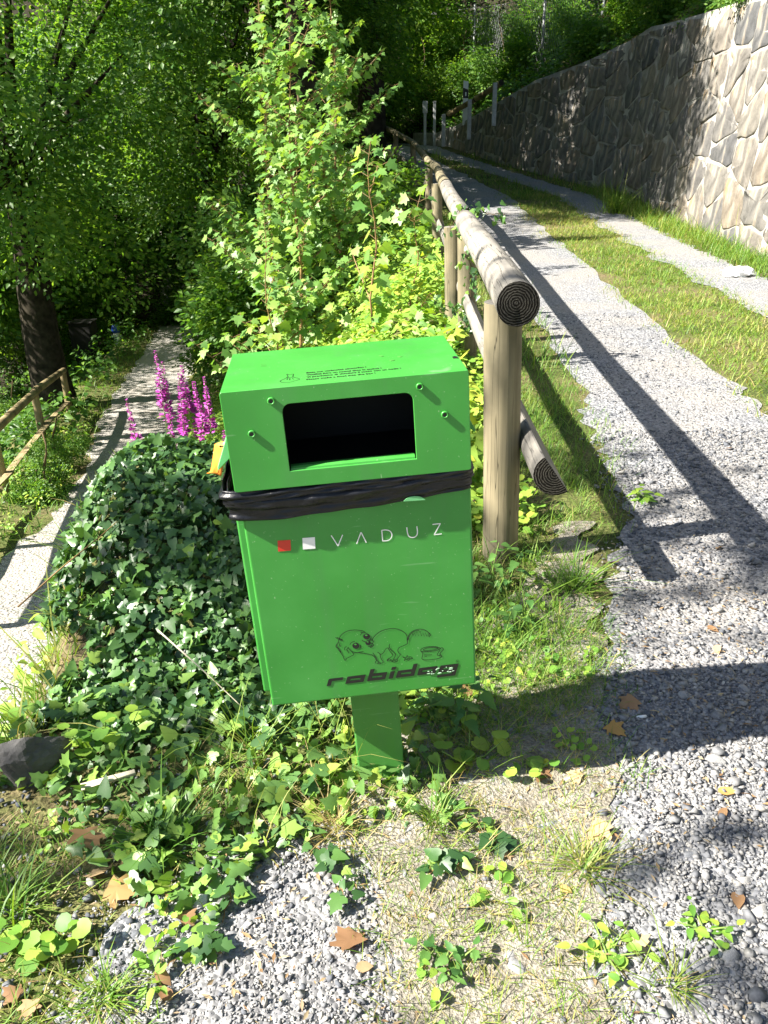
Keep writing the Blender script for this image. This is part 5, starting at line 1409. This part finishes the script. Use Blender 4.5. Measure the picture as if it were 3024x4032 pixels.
tree('tall_tree', 'slender tree with high crown on the slope shading the stone wall', -1.45, 15.9, 'tall', 9.2, 1.0, 2.4, .15, top=12.0)
for k, (x, y, sc, lab) in enumerate(((-1.15, 12.6, 1.45, 'broad hazel bush behind the maples on the slope'), (-1.75, 14.6, 1.4, 'hazel bush on the slope next to the lower path'), (-.75, 14.6, 1.1, 'hazel bush close to the shaded part of the timber fence'))):
    tree('hazel_bush', lab, x, y, 'shrub' if k % 2 else 'shrub2', 1.2+.1*k, sc, k*1.9, .05, M['twig'], cat='bush')
for x, y, lab in ((-14.2, 20.5, 'unseen low crowned tree added to shade the lower wood'),):  # out of view, added to block sun and darken the wood
    tree('woodland_tree', lab, x, y, 'far', 6.4, 1.0, x, .22)
bg = [(-16, 24, 'far', 6), (-12.8, 25, 'far2', 6.2), (-11, 31, 'far', 6.5), (-15, 28, 'far2', 6.5), (-13.8, 33, 'far', 8), (-6.0, 33, 'far2', 6.6), (-10.5, 33, 'far', 6.4), (-3.2, 30, 'far', 6.2), (-.4, 32, 'far2', 5.6), (2.3, 44, 'far', 4.5), (6.2, 42, 'far2', 4.2), (-16, 36, 'far', 6), (-5, 38, 'far', 5), (-12, 40, 'far2', 5), (-.8, 41, 'far', 5), (9.5, 34, 'far2', 4.5), (9.5, 26, 'far', 4.2)]
for k, (x, y, kd, zc) in enumerate(bg):
    tree('woodland_tree', 'dense green tree in the wood closing the view', x, y, kd, zc, 1.0+.05*(k % 3), k*1.3, .22, group='woodland trees closing the view')

# shrubs
GS = 'leafy shrubs on the bank above the stone wall'
for k, (y, dx, s, zc) in enumerate(((11.6, .75, .55, .15), (13.0, .85, .75, .25), (14.6, .9, .8, .35), (16.2, .95, .9, .45), (18.0, 1.0, 1.0, .55), (19.8, 1.1, .95, .5), (21.5, 1.2, .9, .4), (14, 2.6, 1.2, .7), (17, 2.8, 1.3, .8), (20.5, 2.9, 1.2, .8), (23.5, 3.0, 1.1, .7))):
    tree('shrub', 'leafy green shrub on the bank above the stone wall', float(xw(y))+dx, y, 'shrub' if k % 2 else 'shrub2', zc, s, k*1.1, .03, M['twig'], cat='shrub', group=GS)
GB = 'bushes lining the far bend of the track'
for k, (x, y, s) in enumerate(((2.9, 30, 1.1), (3.9, 29.0, 1.2), (1.6, 32, 1.2), (4.9, 27.5, 1.1), (.2, 31.5, 1.1), (5.6, 31, 1.5), (3.2, 33, 1.5), (-1.6, 29.0, 1.2))):
    tree('bush', 'bright green bush lining the far bend of the track', x, y, 'shrub2' if k % 2 else 'shrub', .7*s, s, k*1.7, .03, M['twig'], cat='bush', group=GB)
GP = 'bushes along the edges of the lower path'
for k, (x, y, s) in enumerate(((-4.25, 9.6, .42), (-4.6, 10.9, .38), (-3.4, 20, 1.1), (-4.6, 27, 1.2), (-10.4, 24.0, .8), (-11.2, 28.0, 1.3), (-7.0, 31.5, 1.4), (-8.3, 17.8, .6), (-2.5, 14.6, 1.0), (-2.9, 17.0, 1.1), (-6.8, 12.2, .8), (-6.2, 9.4, .8), (-7.6, 10.6, 1.2))):
    tree('bush', 'rounded leafy bush along the edge of the lower path', x, y, 'shrub' if k % 2 else 'shrub2', .6*s, s, k*2.1, .03, M['twig'], cat='bush', group=GP)

# maples with large leaves: single leaves in front, the rest as foliage
MPM = leafmesh('maple_leaf', MAPLET, M['maple_o'])
def maple(label, x, y, hgt, nbr, leafsize, seed, nobj, lean=(0, 0), dens=1.0, wide=.35, name='maple_sapling'):
    r = np.random.default_rng(seed); z = float(height(x, y)); t = empty(name, (x, y, z)); tag(t, label, 'maple')
    b = np.array([x, y, z]); tubes, L_pos, L_dir, L_s = [], [], [], []
    def branch(P, r0, leaves_from):
        tubes.append(tube(P-b, np.linspace(r0, .0025, len(P)), 6, False)); ang = r.uniform(0, 6.28)
        seglen = np.linalg.norm(P[-1]-P[0]); nn = max(3, int(seglen/(.095/dens)))
        for k in range(nn):
            f = leaves_from+(1-leaves_from)*(k+.5)/nn; i = f*(len(P)-1); i0 = min(int(i), len(P)-2); q = P[i0]+(P[i0+1]-P[i0])*(i-i0)
            ang += 1.57+r.normal(0, .3)
            for sg in (0, math.pi):
                d = np.array([math.cos(ang+sg), math.sin(ang+sg), .45]); pl = leafsize*r.uniform(.5, .9); e = q+norm(d)*pl
                tubes.append(tube(np.array([q, e])-b, .0022, 3, False))
                L_pos.append(e); L_dir.append(np.array([d[0], d[1], -.45+r.normal(0, .2)])); L_s.append(leafsize*r.uniform(.6, 1.25)*(1.1-.35*f))
    n = 9
    main = np.array([b+np.array([lean[0]*(k/n)**1.3*hgt+.03*math.sin(k*1.3+seed), lean[1]*(k/n)**1.3*hgt+.03*math.cos(k+seed), hgt*k/n-.05]) for k in range(n+1)])
    branch(main, .006+.004*hgt, .22)
    for k in range(nbr):
        f = r.uniform(.2, .85); i = int(f*n); a = r.uniform(0, 6.28); L2 = hgt*wide*(1.15-f)*r.uniform(.7, 1.2); d = np.array([math.cos(a), math.sin(a), .75])
        P = np.array([main[i]+d*L2*q/4+np.array([0, 0, .12*L2*(q/4)**2]) for q in range(5)]); branch(P, .007, .15)
    V, F = merge(tubes); link('stem', npmesh('stem', V, F), t, M['redstem'])
    Pn, D, S = np.array(L_pos), np.array(L_dir), np.array(L_s)
    Nn = norm(np.array([-.35, -.35, .9])+r.normal(0, .38, (len(Pn), 3)))
    order = np.argsort(-S/((Pn-CAMP)@CF))
    for k in order[:nobj]: place_leaf(MPM, t, Pn[k], D[k], Nn[k], float(S[k]))
    m = order[nobj:]
    if len(m):
        X, Y, Z = frames(D[m], Nn[m]); o = build('foliage', [scatter(*MAPLET, Pn[m]-b, X, Y, Z, S[m], np.clip(r.normal(.45, .2, len(m)), 0, 1))], M['maple'], t); tag(o, kind='stuff')
    return t
maple('straight maple sapling with pale leaves standing close beside the fence', -.05, 6.6, 1.75, 2, .12, 1, 90, (0, 0))
maple('short maple sapling with drooping leaves next to the straight sapling', .28, 7.2, 1.2, 2, .12, 2, 70, (.05, 0))
maple('red stemmed maple sapling in the middle of the sunny slope', -.95, 7.4, 2.1, 4, .12, 3, 90, (-.03, 0))
maple('tall leafy maple on the slope with the brightest crown', -.92, 9.4, 4.4, 30, .105, 4, 60, (.01, 0), wide=.23, dens=1.7)
maple('tall maple crowding behind the brightest maple on slope', -1.35, 10.9, 5.2, 32, .11, 5, 40, (0, 0), wide=.23, dens=1.7)
maple('maple with long side branches leaning toward the lower path', -1.0, 8.2, 1.9, 16, .10, 6, 40, (-.03, 0), wide=.36, dens=1.7)
maple('tall maple with airy top near the dark tree trunk', -.55, 11.8, 5.0, 30, .11, 7, 30, (.0, 0), wide=.23, dens=1.7)
maple('young maple thicket stem beside the purple loosestrife', -1.0, 6.7, .95, 5, .11, 8, 50, (0, 0), wide=.5)
maple('maple at the top of slope close to shaded fence section', -.5, 12.2, 3.2, 18, .11, 9, 30, (0, 0), wide=.35, dens=1.6)
maple('low maple bush at slope middle with broad yellowish leaves', -1.3, 5.6, 1.0, 6, .12, 10, 60, (0, 0), wide=.6)

# purple loosestrife
def loose(label, x, y, n, seed, h0=.85):
    r = np.random.default_rng(seed); z = float(height(x, y)); t = empty('loosestrife', (x, y, z)); tag(t, label, 'flower')
    stems, lv = [], []
    for k in range(n):
        ox, oy = r.normal(0, .10, 2); hgt = h0*r.uniform(.65, 1.15); lx, ly = ox*.6+r.normal(0, .04), oy*.6
        P = np.array([(ox+lx*(q/5)**1.5, oy+ly*(q/5)**1.5, hgt*q/5) for q in range(6)]); stems.append(tube(P, np.linspace(.005, .002, 6), 5, False))
        f0 = r.uniform(.66, .76); m = 170; f = f0+(1.03-f0)*r.uniform(0, 1, m)**.9; i = np.clip(f*5, 0, 4.999); i0 = i.astype(int); C = P[i0]+(P[np.minimum(i0+1, 5)]-P[i0])*(i-i0)[:, None]
        d = rand_dir(m, r); wd = .028*(1.15-(f-f0)/(1.03-f0)); pos = C+d*wd[:, None]*.2
        dd = norm(d+np.array([0, 0, .35])+r.normal(0, .25, (m, 3))); X, Y, Z = frames(dd, norm(np.array([0, 0, 1.0])+r.normal(0, .4, (m, 3))))
        V, F, T = scatter(*DIAT, pos, X, Y, Z, np.stack([wd*2.0, wd*1.7, wd], -1), np.zeros(m))
        link('flower_spike', npmesh('flower_spike', V, F), t, M['purple'])
        for q in range(10):
            f = r.uniform(.1, f0); i = int(f*5); d = rand_dir(1, r)[0]; lv.append((P[i]+(P[i+1]-P[i])*(f*5-i), d))
    V, F = merge(stems); link('stem', npmesh('stem', V, F), t, M['stem'])
    Pn = np.array([a for a, _ in lv]); D = np.array([b for _, b in lv])+np.array([0, 0, .3]); X, Y, Z = frames(D, norm(np.array([0, 0, 1.0])+r.normal(0, .2, (len(Pn), 3))))
    build('foliage', [scatter(*OVATET, Pn, X, Y, Z, np.stack([np.full(len(Pn), .05), np.full(len(Pn), .09), np.full(len(Pn), .06)], -1), r.uniform(.2, .7, len(Pn)))], M['herb'], t)
loose('fullest clump of magenta loosestrife spikes above the ivy mound', -1.48, 5.55, 13, 1, 1.55)
loose('smaller magenta loosestrife clump touching the bin hood side', -1.18, 5.35, 7, 2, 1.25)
loose('few low magenta loosestrife spikes at the path side', -1.62, 5.2, 4, 3, 1.1)

# ---------------------------------------------------------------- far fittings
# guard rail on the low end of the wall
gr_ = empty('guard_rail', (3.0, 25.5, float(h_up(25.5)))); tag(gr_, 'round wooden guard rail with grey posts on the low wall end', 'guard rail'); bpy.context.view_layer.update()
pts = []
for Y in (24.3, 26.0, 28.0):
    X = float(xw(Y))+.16; zt = float(h_up(Y)+wall_h(Y)); pts.append((X, Y, zt))
    bm = bmesh.new(); box_bm(bm, -.055, .055, -.06, .06, -.7, .34); o = bm_obj('post', bm, M['concrete'], None, bevel=.008); o.matrix_world = Matrix.Translation((X-.16-.12, Y, zt)); under(o, gr_)
for (a_, b_) in zip(pts, pts[1:]):
    o = log('rail', (a_[0]-.12, a_[1]-.05, a_[2]+.34), (b_[0]-.12, b_[1]+.05, b_[2]+.34), .075, .075, M['oldfence'], None, seg=12, rings=4, seed=int(a_[1])); under(o, gr_)
# delineator post
dl = empty('delineator_post', (2.15, 26.9, float(h_up(26.9)))); tag(dl, 'white roadside marker post with black band by the low wall', 'marker post')
dl.location = (float(xw(26.9))+.10, 26.9, float(h_up(26.9)+wall_h(26.9))-.15)
bm = bmesh.new(); v_ = box_bm(bm, -.075, .075, -.05, .05, 0, 1.15); v_[7].co.z += .0; v_[4].co.z += .04; bm_obj('post_body', bm, M['white'], dl, bevel=.012)
bm = bmesh.new(); v_ = box_bm(bm, -.078, .078, -.053, .053, 0.72, 0.94); v_[4].co.z += .06; v_[7].co.z += .06; bm_obj('black_band', bm, M['black'], dl)
bm = bmesh.new(); box_bm(bm, -.02, .02, -.058, -.054, .78, .88); bm_obj('reflector', bm, M['white'], dl)
# pair of pale marker posts by the bend
for k, (dx, lab) in enumerate(((0, 'slim pale post at the track bend with small plate'), (.28, 'slim pale post nearest the guard rail end'))):
    x, y = 1.55+dx, 29.2-.4*k; z = float(height(x, y))
    t = empty('marker_post', (x, y, z)); tag(t, lab, 'post')
    bm = bmesh.new(); box_bm(bm, -.045, .045, -.04, .04, 0, 1.25); bm_obj('shaft', bm, M['concrete'], t, bevel=.01)
    bm = bmesh.new(); box_bm(bm, -.08, .08, -.055, -.042, .95, 1.3) if k == 0 else box_bm(bm, -.05, .05, -.05, .05, 1.25, 1.29); bm_obj('plate' if k == 0 else 'cap', bm, M['concrete'], t)
# chain link fence on the upper bank
cl = empty('chain_link_fence', (4.65, 26, 4)); tag(cl, 'galvanised chain link fence on the wooded bank above the track', 'fence')
CP = [(5.3, 22.0), (4.65, 26.0), (3.37, 32.0), (2.13, 38.0)]
CZ = [(float(height(x, y))+.1, z) for (x, y), z in zip(CP, (4.7, 5.1, 5.6, 6.3))]
b_ = np.array(cl.location)
for k, ((x, y), (z0, z1)) in enumerate(zip(CP, CZ)):
    Vt, Ft = tube(np.array([(x, y, min(z0, float(height(x, y)))-.2), (x, y, z1+.12)])-b_, .035, 10); link('post', npmesh('post', Vt, Ft, smooth=True), cl, M['galv'])
for k in range(len(CP)-1):
    parts = []
    A0, B0 = np.array([*CP[k], CZ[k][0]]), np.array([*CP[k+1], CZ[k+1][0]]); A1, B1 = np.array([*CP[k], CZ[k][1]]), np.array([*CP[k+1], CZ[k+1][1]])
    L_ = np.linalg.norm(B0-A0); hgt = np.linalg.norm(A1-A0); n = int(L_/.16); m = int(hgt/.16)
    def pt(u, v):
        u = np.clip(u, 0, 1); return (A0*(1-u)+B0*u)*(1-v)+(A1*(1-u)+B1*u)*v+np.array([-.05*math.sin(u*math.pi)*math.sin(v*3), 0, -.06*math.sin(u*math.pi)*v])
    for i in range(-m, n+m):
        for sg in (1, -1):
            seg = [pt(((i if sg > 0 else i+m)+sg*q)/n, q/m) for q in range(m+1) if 0 <= ((i if sg > 0 else i+m)+sg*q)/n <= 1]
            if len(seg) >= 2: parts.append(tube(np.array(seg)-b_, .0045, 3, False))
    parts.append(tube(np.array([A1, pt(.5, 1), B1])-b_, .008, 4, False))
    V, F = merge(parts); link('wire_mesh', npmesh('wire_mesh', V, F), cl, M['galv'])
# blue capped post and dark box by the lower path
p = gpos(462, 1332)
bx, by = -8.75, 27.0; bz = float(height(bx, by))
t = empty('hydrant', (bx, by, bz)); tag(t, 'slim pale hydrant post with bright blue cap beside the lower path', 'hydrant')
Vt, Ft = tube([(0, 0, -.1), (0, 0, .55)], [.10, .10], 14); link('shaft', npmesh('shaft', Vt, Ft, smooth=True), t, M['white'])
Vt, Ft = tube([(0, 0, .55), (0, 0, .70), (0, 0, .78), (0, 0, .80)], [.14, .14, .10, .03], 14); link('cap', npmesh('cap', Vt, Ft, smooth=True), t, M['blue'])
for s in (-1, 1):
    Vt, Ft = tube([(s*.08, 0, .42), (s*.17, 0, .42)], .05, 10); link('outlet', npmesh('outlet', Vt, Ft, smooth=True), t, M['concrete'])
bx, by = -9.75, 26.8; bz = float(height(bx, by))
t = empty('cabinet', (bx, by, bz)); tag(t, 'dark square timber cabinet in the shade behind the lower path', 'cabinet')
bm = bmesh.new(); box_bm(bm, -.36, .36, -.3, .3, -.3, 1.52); bm_obj('box', bm, M['darkwood'], t, bevel=.01)
bm = bmesh.new(); box_bm(bm, -.40, .40, -.34, .34, 1.523, 1.56); bm_obj('lid', bm, M['darkwood'], t)
bm = bmesh.new(); box_bm(bm, -.30, .30, -.315, -.303, .05, 1.4); d_ = bm_obj('door', bm, M['darkwood'], t)
bm = bmesh.new(); box_bm(bm, .22, .25, -.335, -.316, .5, .6); bm_obj('handle', bm, M['steel_dark'], d_)
